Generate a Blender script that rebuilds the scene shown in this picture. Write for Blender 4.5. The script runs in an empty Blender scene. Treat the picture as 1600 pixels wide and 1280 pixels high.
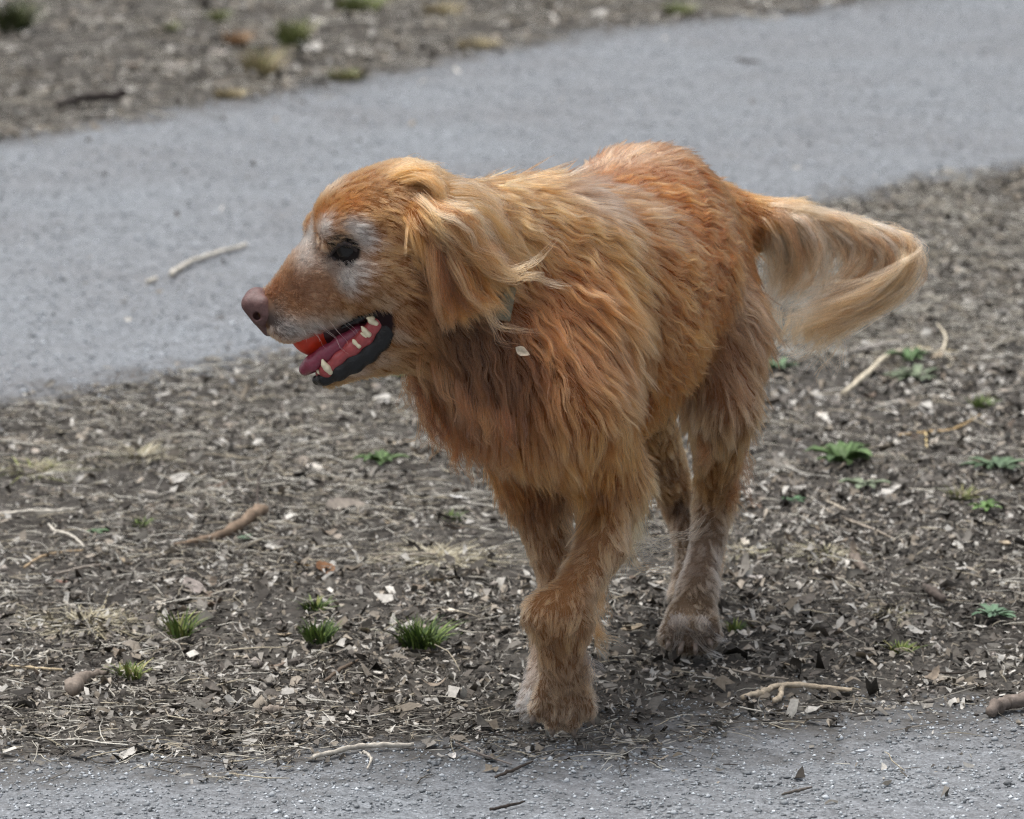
import bpy, bmesh, math, random
import numpy as np
from mathutils import Vector

R = math.radians
scene = bpy.context.scene
COL = scene.collection

# ------------------------------------------------------------------ camera
CAM_D, CAM_H, PITCH, LENS = 6.0, 1.5, R(11.3), 200.0
cam_data = bpy.data.cameras.new('camera')
cam_data.lens = LENS
cam_data.sensor_width = 36.0
cam_data.sensor_fit = 'HORIZONTAL'
cam_data.clip_start = 0.1
cam_data.clip_end = 3000.0
cam_data.dof.use_dof = True
cam_data.dof.focus_distance = 5.86
cam_data.dof.aperture_fstop = 10.0
cam = bpy.data.objects.new('camera', cam_data)
COL.objects.link(cam)
cam.location = (0, -CAM_D, CAM_H)
cam.rotation_euler = (R(90) - PITCH, 0, 0)
scene.camera = cam

# ------------------------------------------------------------------ sky, sun, exposure
SUN_EL, SUN_AZ = R(76), R(-70)
world = bpy.data.worlds.new('World')
scene.world = world
world.use_nodes = True
wn = world.node_tree
wn.nodes.clear()
sky = wn.nodes.new('ShaderNodeTexSky')
sky.sky_type = 'NISHITA'
sky.sun_disc = False
sky.sun_elevation = SUN_EL
sky.sun_rotation = SUN_AZ
sky.air_density = 1.0
sky.dust_density = 6.0
sky.ozone_density = 1.0
hsv = wn.nodes.new('ShaderNodeHueSaturation')     # a thin overcast takes most of the blue out
hsv.inputs['Saturation'].default_value = 0.42
bg = wn.nodes.new('ShaderNodeBackground')
bg.inputs['Strength'].default_value = 0.11
wo = wn.nodes.new('ShaderNodeOutputWorld')
wn.links.new(sky.outputs['Color'], hsv.inputs['Color'])
wn.links.new(hsv.outputs['Color'], bg.inputs['Color'])
wn.links.new(bg.outputs['Background'], wo.inputs['Surface'])

sun_data = bpy.data.lights.new('sun', 'SUN')
sun_data.energy = 0.95
sun_data.angle = R(42)
sun_data.color = (1.0, 0.985, 0.965)
sun = bpy.data.objects.new('sun', sun_data)
COL.objects.link(sun)
# direction to the sun; sky rotation is measured clockwise from +Y
to_sun = Vector((math.cos(SUN_EL) * math.sin(SUN_AZ), math.cos(SUN_EL) * math.cos(SUN_AZ), math.sin(SUN_EL)))
sun.rotation_euler = to_sun.to_track_quat('Z', 'Y').to_euler()

scene.view_settings.view_transform = 'Standard'
scene.view_settings.look = 'None'
scene.view_settings.gamma = 1.0
scene.view_settings.use_curve_mapping = False
scene.view_settings.exposure = 1.0
scene.render.engine = 'CYCLES'
scene.cycles_curves.shape = 'RIBBONS'
scene.cycles.max_bounces = 8
scene.cycles.use_denoising = True
scene.cycles.denoising_input_passes = 'RGB_ALBEDO_NORMAL'
scene.cycles.denoising_prefilter = 'NONE'
scene.cycles.pixel_filter_type = 'BLACKMAN_HARRIS'
scene.cycles.filter_width = 1.2

# ------------------------------------------------------------------ photo pixels -> rays -> points
FPX = LENS / 36.0 * 1600.0
CP, SP = math.cos(PITCH), math.sin(PITCH)


def ray(px, py):
    u = (np.asarray(px, float) - 800.0) / FPX
    v = (640.0 - np.asarray(py, float)) / FPX
    return np.stack([u, CP + v * SP, -SP + v * CP], -1)


def P(px, py, y):
    """the point seen at pixel (px, py) that stands at depth y (metres beyond the dog's middle)"""
    d = ray(px, py)
    t = (np.asarray(y, float) + CAM_D) / d[..., 1]
    o = np.array([0, -CAM_D, CAM_H])
    return o + d * t[..., None]


def G(px, py):
    """the point of the ground seen at a pixel"""
    d = ray(px, py)
    t = -CAM_H / d[..., 2]
    o = np.array([0, -CAM_D, CAM_H])
    return o + d * t[..., None]


def to_px(p):
    q = np.asarray(p, float) - np.array([0, -CAM_D, CAM_H])
    fz = q[..., 1] * CP - q[..., 2] * SP
    uz = q[..., 1] * SP + q[..., 2] * CP
    return 800 + FPX * q[..., 0] / fz, 640 - FPX * uz / fz


def lin(r, g, b):
    c = np.array([r, g, b], float) / 255.0
    return np.where(c <= 0.04045, c / 12.92, ((c + 0.055) / 1.055) ** 2.4)


# ------------------------------------------------------------------ noise
def _hash(i, j, k, seed):
    with np.errstate(over='ignore'):
        h = (i.astype(np.uint32) * np.uint32(374761393) + j.astype(np.uint32) * np.uint32(668265263)
             + k.astype(np.uint32) * np.uint32(2147483647) + np.uint32(seed * 974711 + 12345))
        h = (h ^ (h >> np.uint32(13))) * np.uint32(1274126177)
        h = h ^ (h >> np.uint32(16))
    return h.astype(np.float64) / 4294967295.0


def noise3(p, scale, seed=0):
    q = np.asarray(p, float) * scale + 1000.0
    b = np.floor(q).astype(np.int64)
    f = q - b
    f = f * f * (3 - 2 * f)
    out = 0
    for dx in (0, 1):
        for dy in (0, 1):
            for dz in (0, 1):
                w = ((f[..., 0] if dx else 1 - f[..., 0]) * (f[..., 1] if dy else 1 - f[..., 1])
                     * (f[..., 2] if dz else 1 - f[..., 2]))
                out = out + w * _hash(b[..., 0] + dx, b[..., 1] + dy, b[..., 2] + dz, seed)
    return out * 2 - 1


def noise2(x, y, scale, seed=0):
    x = np.asarray(x, float)
    return noise3(np.stack([x, np.asarray(y, float), np.zeros_like(x)], -1), scale, seed)


def unit(v):
    v = np.asarray(v, float)
    return v / np.maximum(np.linalg.norm(v, axis=-1, keepdims=True), 1e-9)


# ------------------------------------------------------------------ objects and materials
def tag(o, label=None, cat=None, group=None, kind=None):
    if label: o['label'] = label
    if cat: o['category'] = cat
    if group: o['group'] = group
    if kind: o['kind'] = kind
    return o


def new_mesh(name, verts, faces, smooth=True, colors=None):
    me = bpy.data.meshes.new(name)
    verts = np.asarray(verts, np.float32)
    if isinstance(faces, np.ndarray):
        n, k = faces.shape
        me.vertices.add(len(verts)); me.vertices.foreach_set('co', verts.ravel())
        me.loops.add(n * k); me.loops.foreach_set('vertex_index', faces.astype(np.int32).ravel())
        me.polygons.add(n)
        me.polygons.foreach_set('loop_start', np.arange(0, n * k, k, dtype=np.int32))
        me.update(calc_edges=True)
    else:
        me.from_pydata([tuple(map(float, v)) for v in verts], [], [tuple(map(int, f)) for f in faces])
    if smooth:
        me.polygons.foreach_set('use_smooth', np.ones(len(me.polygons), bool))
    if colors is not None:
        at = me.attributes.new('tint', 'FLOAT_COLOR', 'POINT')
        c = np.ones((len(verts), 4), np.float32); c[:, :3] = colors
        at.data.foreach_set('color', c.ravel())
    me.update()
    return me


def put(name, me, mat=None, parent=None, loc=None):
    o = bpy.data.objects.new(name, me)
    COL.objects.link(o)
    if mat is not None and me is not None and not me.materials:
        me.materials.append(mat)
    if parent is not None: o.parent = parent
    if loc is not None: o.location = loc
    return o


def material(name):
    m = bpy.data.materials.new(name)
    m.use_nodes = True
    nt = m.node_tree
    nt.nodes.clear()
    out = nt.nodes.new('ShaderNodeOutputMaterial')
    return m, nt, out


def N(nt, t, **kw):
    n = nt.nodes.new('ShaderNode' + t)
    for k, v in kw.items():
        if k in n.inputs: n.inputs[k].default_value = v
        else: setattr(n, k, v)
    return n


def simple_mat(name, rgb, rough=0.7, attr=False, var=0.12, nscale=60.0, bump=0.0, spec=0.35, coat=0.0, sss=0.0):
    """principled material, colour broken up by noise; attr=True multiplies the piece's own tint"""
    m, nt, out = material(name)
    b = N(nt, 'BsdfPrincipled', Roughness=rough)
    b.inputs['Specular IOR Level'].default_value = spec
    b.inputs['Coat Weight'].default_value = coat
    if sss:
        b.inputs['Subsurface Weight'].default_value = sss
        b.inputs['Subsurface Radius'].default_value = (0.004, 0.0015, 0.001)
        b.inputs['Subsurface Scale'].default_value = 1.0
    tc = N(nt, 'TexCoord')
    nz = N(nt, 'TexNoise', Scale=nscale, Detail=5.0, Roughness=0.65)
    nt.links.new(tc.outputs['Object'], nz.inputs['Vector'])
    mr = N(nt, 'MapRange')
    mr.inputs['From Min'].default_value = 0.25; mr.inputs['From Max'].default_value = 0.75
    mr.inputs['To Min'].default_value = 1 - var * 2; mr.inputs['To Max'].default_value = 1 + var * 2
    nt.links.new(nz.outputs['Fac'], mr.inputs['Value'])
    mx = N(nt, 'MixRGB', blend_type='MULTIPLY'); mx.inputs['Fac'].default_value = 1
    if attr:
        at = N(nt, 'Attribute'); at.attribute_name = 'tint'
        nt.links.new(at.outputs['Color'], mx.inputs['Color1'])
    else:
        mx.inputs['Color1'].default_value = (*rgb, 1)
    nt.links.new(mr.outputs['Result'], mx.inputs['Color2'])
    nt.links.new(mx.outputs['Color'], b.inputs['Base Color'])
    if bump:
        bp = N(nt, 'Bump', Strength=bump, Distance=0.002)
        nt.links.new(nz.outputs['Fac'], bp.inputs['Height'])
        nt.links.new(bp.outputs['Normal'], b.inputs['Normal'])
    nt.links.new(b.outputs['BSDF'], out.inputs['Surface'])
    return m


rng = np.random.default_rng(7)
# ================================================================== THE GROUND
def height(x, y):
    return 0.007 * noise2(x, y, 1.7, 3) + 0.004 * noise2(x, y, 6.0, 4) + 0.0015 * noise2(x, y, 22.0, 5)


def edge_curve(pts):
    """polyline in photo pixels -> function y(x) over the ground"""
    w = np.array([G(a, b)[:2] for a, b in pts])
    w = w[np.argsort(w[:, 0])]
    s0 = (w[1, 1] - w[0, 1]) / (w[1, 0] - w[0, 0]); s1 = (w[-1, 1] - w[-2, 1]) / (w[-1, 0] - w[-2, 0])

    def f(x):
        x = np.asarray(x, float)
        y = np.interp(x, w[:, 0], w[:, 1])
        y = np.where(x < w[0, 0], w[0, 1] + (x - w[0, 0]) * np.clip(s0, -.6, .6), y)
        return np.where(x > w[-1, 0], w[-1, 1] + (x - w[-1, 0]) * np.clip(s1, -.6, .9), y)
    return f


front_edge = edge_curve([(-200, 1200), (150, 1165), (500, 1150), (800, 1140), (1100, 1118), (1400, 1100), (1800, 1085)])
path_near = edge_curve([(-200, 690), (0, 645), (150, 622), (350, 590), (500, 555), (800, 470), (1200, 345), (1400, 302), (1600, 268)])
path_far = edge_curve([(-200, 250), (0, 212), (200, 182), (400, 152), (600, 112), (800, 72), (1000, 40), (1300, 2)])


def zone(x, y):
    """>0 on gravel (metres inside the edge), <0 on the littered soil"""
    a = front_edge(x) - y
    b = np.minimum(y - path_near(x), path_far(x) - y)
    return np.maximum(a, b)


def soil_gravel_material(name, gravel):
    m, nt, out = material(name)
    L = nt.links.new
    b = N(nt, 'BsdfPrincipled', Roughness=0.93)
    b.inputs['Specular IOR Level'].default_value = 0.2
    geo = N(nt, 'NewGeometry')
    pos = geo.outputs['Position']
    # soil: dark humus, fine crumbs, trampled paler patches
    n1 = N(nt, 'TexNoise', Scale=5.0, Detail=6.0, Roughness=0.6); L(pos, n1.inputs['Vector'])
    n2 = N(nt, 'TexNoise', Scale=160.0, Detail=6.0, Roughness=0.7); L(pos, n2.inputs['Vector'])
    cr = N(nt, 'ValToRGB')
    cr.color_ramp.elements[0].position = 0.3; cr.color_ramp.elements[0].color = (*lin(46, 44, 41), 1)
    cr.color_ramp.elements[1].position = 0.75; cr.color_ramp.elements[1].color = (*lin(92, 88, 82), 1)
    ad = N(nt, 'Math', operation='MULTIPLY_ADD'); ad.inputs[1].default_value = 0.75; 
    L(n2.outputs['Fac'], ad.inputs[0])
    sc = N(nt, 'Math', operation='MULTIPLY'); sc.inputs[1].default_value = 0.3
    L(n1.outputs['Fac'], sc.inputs[0]); L(sc.outputs[0], ad.inputs[2])
    L(ad.outputs[0], cr.inputs['Fac'])
    colour, heightv = cr.outputs['Color'], n2.outputs['Fac']
    if gravel:
        v = N(nt, 'TexVoronoi', Scale=300.0); L(pos, v.inputs['Vector'])
        v2 = N(nt, 'TexVoronoi', Scale=650.0); L(pos, v2.inputs['Vector'])
        sep = N(nt, 'SeparateColor'); L(v.outputs['Color'], sep.inputs['Color'])
        sep2 = N(nt, 'SeparateColor'); L(v2.outputs['Color'], sep2.inputs['Color'])
        av = N(nt, 'Math', operation='MULTIPLY_ADD'); av.inputs[1].default_value = 0.5
        L(sep.outputs['Red'], av.inputs[0])
        hf = N(nt, 'Math', operation='MULTIPLY'); hf.inputs[1].default_value = 0.5
        L(sep2.outputs['Red'], hf.inputs[0]); L(hf.outputs[0], av.inputs[2])
        gr = N(nt, 'ValToRGB')
        e = gr.color_ramp.elements
        e[0].position = 0.0; e[0].color = (*lin(92, 95, 97), 1)
        e[1].position = 1.0; e[1].color = (*lin(154, 159, 163), 1)
        k = e.new(0.45); k.color = (*lin(124, 128, 132), 1)
        L(av.outputs[0], gr.inputs['Fac'])
        # worn, slightly darker and browner patches along the path
        n3 = N(nt, 'TexNoise', Scale=2.2, Detail=5.0, Roughness=0.6); L(pos, n3.inputs['Vector'])
        pr = N(nt, 'MapRange'); pr.inputs['From Min'].default_value = 0.35; pr.inputs['From Max'].default_value = 0.7
        pr.inputs['To Min'].default_value = 0.0; pr.inputs['To Max'].default_value = 0.45
        L(n3.outputs['Fac'], pr.inputs['Value'])
        wm = N(nt, 'MixRGB'); wm.inputs['Color2'].default_value = (*lin(108, 105, 104), 1)
        L(pr.outputs['Result'], wm.inputs['Fac']); L(gr.outputs['Color'], wm.inputs['Color1'])
        n5 = N(nt, 'TexNoise', Scale=55.0, Detail=9.0, Roughness=0.75); L(pos, n5.inputs['Vector'])
        fk = N(nt, 'MapRange'); fk.inputs['From Min'].default_value = 0.32; fk.inputs['From Max'].default_value = 0.62
        fk.inputs['To Min'].default_value = 0.55; fk.inputs['To Max'].default_value = 1.12
        L(n5.outputs['Fac'], fk.inputs['Value'])
        fl_ = N(nt, 'MixRGB', blend_type='MULTIPLY'); fl_.inputs['Fac'].default_value = 1
        L(wm.outputs['Color'], fl_.inputs['Color1']); L(fk.outputs['Result'], fl_.inputs['Color2'])
        wm = fl_
        # ragged edge towards the soil
        at = N(nt, 'Attribute'); at.attribute_name = 'inside'
        n4 = N(nt, 'TexNoise', Scale=14.0, Detail=7.0, Roughness=0.7); L(pos, n4.inputs['Vector'])
        em = N(nt, 'Math', operation='MULTIPLY_ADD'); em.inputs[1].default_value = 0.62; em.inputs[2].default_value = -0.285
        L(n4.outputs['Fac'], em.inputs[0])
        es = N(nt, 'Math', operation='ADD'); L(at.outputs['Fac'], es.inputs[0]); L(em.outputs[0], es.inputs[1])
        er = N(nt, 'MapRange'); er.inputs['From Min'].default_value = 0.0; er.inputs['From Max'].default_value = 0.24
        L(es.outputs[0], er.inputs['Value'])
        fm = N(nt, 'MixRGB'); L(er.outputs['Result'], fm.inputs['Fac'])
        L(colour, fm.inputs['Color1']); L(wm.outputs['Color'], fm.inputs['Color2'])
        colour = fm.outputs['Color']
        hm = N(nt, 'MixRGB'); L(er.outputs['Result'], hm.inputs['Fac'])
        L(n2.outputs['Fac'], hm.inputs['Color1']); L(av.outputs[0], hm.inputs['Color2'])
        heightv = hm.outputs['Color']
    L(colour, b.inputs['Base Color'])
    bp = N(nt, 'Bump', Strength=0.5, Distance=0.0025)
    L(heightv, bp.inputs['Height']); L(bp.outputs['Normal'], b.inputs['Normal'])
    L(b.outputs['BSDF'], out.inputs['Surface'])
    return m


def axis(lo, hi, step, far, grow=1.35):
    a = list(np.arange(lo, hi + step / 2, step))
    s = step; x = hi
    while x < far: s *= grow; x += s; a.append(x)
    s = step; x = lo; pre = []
    while x > -far: s *= grow; x -= s; pre.append(x)
    return np.array(pre[::-1] + a)


def grid_faces(nx, ny):
    i, j = np.meshgrid(np.arange(nx - 1), np.arange(ny - 1), indexing='ij')
    a = (i * ny + j).ravel()
    return np.stack([a, a + ny, a + ny + 1, a + 1], 1)


soil_mat = soil_gravel_material('soil', False)
gravel_mat = soil_gravel_material('gravel', True)

gx = axis(-1.6, 1.9, 0.03, 400); gy = axis(-1.2, 7.0, 0.03, 400)
X, Y = np.meshgrid(gx, gy, indexing='ij')
me = new_mesh('ground', np.stack([X, Y, height(X, Y) - 0.004], -1).reshape(-1, 3), grid_faces(len(gx), len(gy)))
tag(put('ground', me, soil_mat), kind='structure')


def path_sheet(name, x, lo, hi, n):
    t = np.linspace(0, 1, n)
    t = 0.5 - 0.5 * np.cos(np.pi * t)
    Xs = np.repeat(x[:, None], n, 1)
    Ys = lo[:, None] * (1 - t) + hi[:, None] * t
    dive = np.zeros_like(Xs); dive[:, [0, -1]] = .014; dive[:, [1, -2]] = .005
    me = new_mesh(name, np.stack([Xs, Ys, height(Xs, Ys) - dive], -1).reshape(-1, 3), grid_faces(len(x), n))
    ins = np.minimum(zone(Xs, Ys), 0.5)
    at = me.attributes.new('inside', 'FLOAT', 'POINT'); at.data.foreach_set('value', ins.ravel().astype(np.float32))
    return tag(put(name, me, gravel_mat), kind='structure')


px_ = axis(-1.6, 1.9, 0.03, 40)
path_sheet('gravel_path', px_, path_near(px_) - 0.12, path_far(px_) + 0.16, 90)
px_ = axis(-1.3, 1.3, 0.03, 40)
path_sheet('gravel_strip', px_, front_edge(px_) - 0.0 * px_ - 3.5, front_edge(px_) + 0.1, 70)


# ------------------------------------------------------------------ gravel stones, leaf litter, straw: countless, so stuff
OCT_V = np.array([(1, 0, 0), (0, 1, 0), (-1, 0, 0), (0, -1, 0), (0, 0, 1), (0, 0, -1)], float)
OCT_F = np.array([(0, 1, 4), (1, 2, 4), (2, 3, 4), (3, 0, 4), (1, 0, 5), (2, 1, 5), (3, 2, 5), (0, 3, 5)])


def scatter_mesh(name, tv, tf, mat, colors, smooth=False):
    """tv: (n, k, 3) vertices of n pieces; tf: faces of one piece"""
    n, k, _ = tv.shape
    f = (tf[None] + (np.arange(n) * k)[:, None, None]).reshape(-1, tf.shape[1])
    me = new_mesh(name, tv.reshape(-1, 3), f, smooth, np.repeat(colors, k, 0))
    return tag(put(name, me, mat), kind='stuff')


def stones(name, x, y, size, colors, mat):
    n = len(x)
    size = np.asarray(size)
    v = OCT_V[None] * (1 + rng.uniform(-.35, .35, (n, 6, 1))) + rng.uniform(-.18, .18, (n, 6, 3))
    v *= (size[:, None] * np.stack([rng.uniform(.7, 1.3, n), rng.uniform(.7, 1.2, n), rng.uniform(.45, .8, n)], 1))[:, None]
    a = rng.uniform(0, 6.28, n)
    c, s = np.cos(a)[:, None], np.sin(a)[:, None]
    v = np.stack([v[..., 0] * c - v[..., 1] * s, v[..., 0] * s + v[..., 1] * c, v[..., 2]], -1)
    v += np.stack([x, y, height(x, y) + size * .2], -1)[:, None]
    return scatter_mesh(name, v, OCT_F, mat, colors)


litter_mat = simple_mat('litter', (1, 1, 1), 0.85, attr=True, var=0.16, nscale=240, spec=0.25)
stone_mat = simple_mat('stone', (1, 1, 1), 0.9, attr=True, var=0.12, nscale=300, spec=0.25)


def pick(n, x0, x1, y0, y1, keep):
    x = rng.uniform(x0, x1, n); y = rng.uniform(y0, y1, n)
    k = rng.random(n) < keep(x, y)
    return x[k], y[k]


def gravel_keep(x, y):
    z = zone(x, y) + 0.10 * noise2(x, y, 9, 11)
    return np.clip((z + .11) / 0.27, 0.03 * (z > -0.25), 1)


sx, sy = pick(46000, -1.1, 1.1, -1.0, 0.05, lambda x, y: np.where(y < front_edge(x) + .25, gravel_keep(x, y), 0))
sz = np.minimum(rng.gamma(2.4, 0.00045, len(sx)) + 0.0006, .0045)
g = rng.normal(150, 26, len(sx))
stones('gravel_grains', sx, sy, sz, np.stack([((np.clip(g * k, 30, 235) / 255) ** 2.2) for k in (.97, 1.0, 1.02)], 1), stone_mat)
sx, sy = pick(125000, -1.2, 1.5, 0.3, 6.8, lambda x, y: np.where(y > path_near(x) - .2, gravel_keep(x, y), 0))
sz = rng.gamma(3.0, 0.0005, len(sx)) + 0.0007
g = rng.normal(150, 20, len(sx))
stones('path_gravel_grains', sx, sy, sz, np.stack([((np.clip(g * k, 30, 235) / 255) ** 2.2) for k in (.97, 1.0, 1.025)], 1), stone_mat)


def litter_keep(x, y):
    z = -zone(x, y) + 0.09 * noise2(x, y, 7, 21)
    d = np.clip((z + .14) / 0.22, 0.02, 1)
    patch = np.clip(0.85 + 0.5 * noise2(x, y, 3.2, 22) + 0.45 * noise2(x, y, 11, 23), 0.3, 1)
    return d * patch * (z > -0.5)


LEAF_TONES = np.array([lin(*c) for c in [(172, 169, 162), (128, 124, 117), (98, 93, 87), (186, 183, 175), (146, 138, 126),
                                          (82, 78, 72), (120, 112, 100), (66, 62, 57), (50, 47, 43), (96, 93, 87)]])


def flakes(name, x, y, size, lift=0.5, nu=2, asp=(.2, .75), tones=None):
    """bent leaf scraps: a small patch, torn, curled and tilted"""
    n = len(x)
    u, w = np.meshgrid([-1., 0, 1], np.linspace(-1, 1, nu), indexing='ij')
    u, w = u.ravel(), w.ravel(); m = len(u)
    pts = np.stack([np.tile(u, (n, 1)), np.tile(w, (n, 1)), np.zeros((n, m))], -1)
    pts[..., 1] *= 1 - (np.abs(u) * rng.uniform(.1, .95, (n, 1)))
    pts[..., :2] *= 1 + rng.uniform(-.45, .25, (n, m, 1))
    pts[..., :2] += rng.uniform(-.2, .2, (n, m, 2))
    curl = rng.normal(0, .45, (n, 1)); curl2 = rng.normal(0, .3, (n, 1))
    pts[..., 2] = curl * (u ** 2)[None] + curl2 * (w ** 2)[None] * (nu > 2) + rng.uniform(-.12, .12, (n, m))
    pts[..., 1] *= rng.uniform(*asp, n)[:, None]
    pts *= size[:, None, None]
    rot(pts, rng.normal(0, lift * .7, n), 0); rot(pts, rng.normal(0, lift * .6, n), 1); rot(pts, rng.uniform(0, 6.28, n), 2)
    lowest = pts[..., 2].min(1)
    pts += np.stack([x, y, height(x, y) - lowest * .7 + rng.uniform(0, .003, n)], -1)[:, None]
    c = LEAF_TONES[rng.choice(len(LEAF_TONES), n, p=[.13, .15, .13, .04, .11, .12, .09, .08, .07, .08])] * rng.uniform(.7, 1.2, (n, 1))
    return scatter_mesh(name, pts, grid_faces(3, nu), litter_mat, c, True)


def rot(p, a, axis_):
    c, s = np.cos(a)[:, None], np.sin(a)[:, None]
    i, j = [(1, 2), (2, 0), (0, 1)][axis_]
    t = p[..., i] * c - p[..., j] * s
    p[..., j] = p[..., i] * s + p[..., j] * c
    p[..., i] = t


def straws(name, x, y, length, rad, tones, heading=None, arch=0.1):
    n, k = len(x), 4
    t = np.linspace(-.5, .5, k)
    c = np.zeros((n, k, 3))
    c[..., 0] = t * length[:, None]
    bend = rng.normal(0, .22, (n, 1)); kink = rng.normal(0, .05, (n, k))
    c[..., 1] = length[:, None] * (bend * (t ** 2) + kink)
    c[..., 2] = length[:, None] * (rng.normal(0, arch, (n, 1)) * t + np.abs(rng.normal(0, arch, (n, 1))) * (.25 - t ** 2))
    r = rad[:, None] * np.array([.8, 1, .9, .5])
    ring = np.array([(0, -.87, -.5), (0, .87, -.5), (0, 0, 1)])
    v = c[:, :, None] + ring[None, None] * r[..., None, None]
    v = v.reshape(n, k * 3, 3)
    rot(v, rng.uniform(0, 6.28, n) if heading is None else heading, 2)
    low = v[..., 2].min(1)
    v += np.stack([x, y, height(x, y) - low * .8 + rng.uniform(0, .006, n)], -1)[:, None]
    f = []
    for s in range(k - 1):
        for q in range(3):
            f.append((s * 3 + q, s * 3 + (q + 1) % 3, s * 3 + 3 + (q + 1) % 3, s * 3 + 3 + q))
    cc = tones[rng.integers(0, len(tones), n)] * rng.uniform(.75, 1.25, (n, 1))
    return scatter_mesh(name, v, np.array(f), litter_mat, cc)


near = lambda x, y: np.where(y < path_near(x) + .25, litter_keep(x, y), 0)
lx, ly = pick(300000, -1.15, 1.5, -0.42, 4.4, near)
flakes('leaf_litter', lx, ly, rng.gamma(2.0, 0.00145, len(lx)) + 0.0012, .55, 2, (.14, .65))
lx, ly = pick(8000, -1.15, 1.5, -0.42, 4.4, near)
flakes('leaf_scraps', lx, ly, np.minimum(rng.gamma(2.6, 0.0021, len(lx)) + 0.003, .012), .4, 3, (.3, .8))
STRAW = np.array([lin(*c) for c in [(170, 166, 154), (146, 142, 132), (186, 183, 173), (120, 115, 107), (92, 87, 80), (70, 66, 61), (56, 52, 48), (158, 150, 132)]])
lx, ly = pick(150000, -1.15, 1.5, -0.42, 4.4, lambda x, y: near(x, y) * np.clip(.75 + 1.2 * noise2(x, y, 2.4, 31), .12, 1))
straws('straw_litter', lx, ly, rng.gamma(2.2, .0105, len(lx)) + .006, rng.uniform(.0003, .001, len(lx)), STRAW)
lx, ly = pick(22000, -1.2, 1.4, -0.42, 4.4, near)
g = rng.normal(118, 30, len(lx))
stones('crumb_litter', lx, ly, rng.gamma(2.5, .0008, len(lx)) + .0008, np.stack([((np.clip(g * k, 25, 220) / 255) ** 2.2) for k in (1.02, .97, .92)], 1), stone_mat)
far = lambda x, y: np.where(y > path_far(x) - .3, litter_keep(x, y), 0)
lx, ly = pick(110000, -2.0, 2.4, 3.0, 9.5, far)
flakes('far_leaf_litter', lx, ly, rng.gamma(2.0, 0.0022, len(lx)) + 0.002, .5, 2, (.2, .7))
lx, ly = pick(22000, -2.0, 2.4, 3.0, 9.5, far)
straws('far_straw_litter', lx, ly, rng.gamma(3, .02, len(lx)) + .02, rng.uniform(.0005, .0012, len(lx)), STRAW)
# a few bits blown onto the gravel
lx, ly = pick(1500, -1.1, 1.4, -.9, 4.5, lambda x, y: (zone(x, y) > 0) * .55)
flakes('windblown_bits', lx, ly, np.minimum(rng.gamma(2.2, 0.0015, len(lx)) + 0.0012, .008))
# ================================================================== THE DOG
# The body is one surface: tapered limbs melted together (signed distance on a grid), then skinned.
class Cone:
    __slots__ = ('a', 'b', 'ra', 'rb', 'k', 'flow', 'L', 'lift', 'col', 'dens', 'wave', 'clump', 'zone')


def F(dx, dy, depth=0.0):
    """a direction as seen in the photograph: right, down, away"""
    v = np.array([dx, depth, -dy], float)
    return v / np.linalg.norm(v)


C_RUST, C_GOLD, C_BLOND, C_TAN = lin(146, 79, 34), lin(156, 93, 43), lin(186, 136, 84), lin(154, 103, 58)
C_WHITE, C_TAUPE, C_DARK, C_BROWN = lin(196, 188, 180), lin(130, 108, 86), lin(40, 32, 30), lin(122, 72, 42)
PRIMS = []


def cone(a, b, flow, L=.03, lift=.25, col=C_GOLD, dens=1.0, wave=.0, clump=.5, k=.03, zone='body'):
    """a, b = (px, py, depth, radius)"""
    c = Cone()
    c.a, c.b = P(*a[:3]), P(*b[:3]); c.ra, c.rb = a[3], b[3]
    c.flow, c.L, c.lift, c.col, c.dens, c.wave, c.clump, c.k, c.zone = F(*flow), L, lift, np.array(col), dens, wave, clump, k, zone
    PRIMS.append(c)
    return c


# trunk
W = dict(wave=1.0, clump=.78)
cone((815, 500, -.17, .112), (900, 488, -.02, .130), (.45, .75, .45), .042, .22, C_GOLD, **W)
cone((900, 488, -.02, .130), (985, 430, .12, .110), (.5, .75, .6), .040, .2, C_RUST, **W)
cone((985, 430, .12, .110), (1010, 372, .20, .095), (.5, .6, .6), .026, .16, C_RUST, wave=.6, clump=.7)
cone((1004, 372, .20, .094), (1056, 380, .30, .078), (.6, .7, .5), .018, .14, C_RUST, wave=.3, clump=.6)
cone((845, 388, -.11, .060), (915, 385, .04, .054), (.7, .25, .6), .036, .2, C_RUST, wave=.8, clump=.7)          # withers to spine
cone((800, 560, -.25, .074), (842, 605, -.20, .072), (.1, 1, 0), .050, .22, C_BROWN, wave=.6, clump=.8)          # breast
cone((842, 600, -.20, .070), (930, 550, -.02, .074), (.2, 1, .1), .045, .22, C_RUST, wave=.5, clump=.8)          # keel
cone((930, 550, -.02, .074), (1005, 468, .12, .070), (.3, 1, .3), .042, .22, C_RUST, wave=.5, clump=.8)          # belly
# neck and throat
cone((840, 430, -.13, .100), (715, 400, -.26, .074), (.75, .6, .2), .042, .22, C_TAN, wave=.7, clump=.65)
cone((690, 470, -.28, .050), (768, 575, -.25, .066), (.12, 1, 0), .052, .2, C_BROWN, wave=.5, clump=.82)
C_LEG = lin(160, 116, 78)
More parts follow.
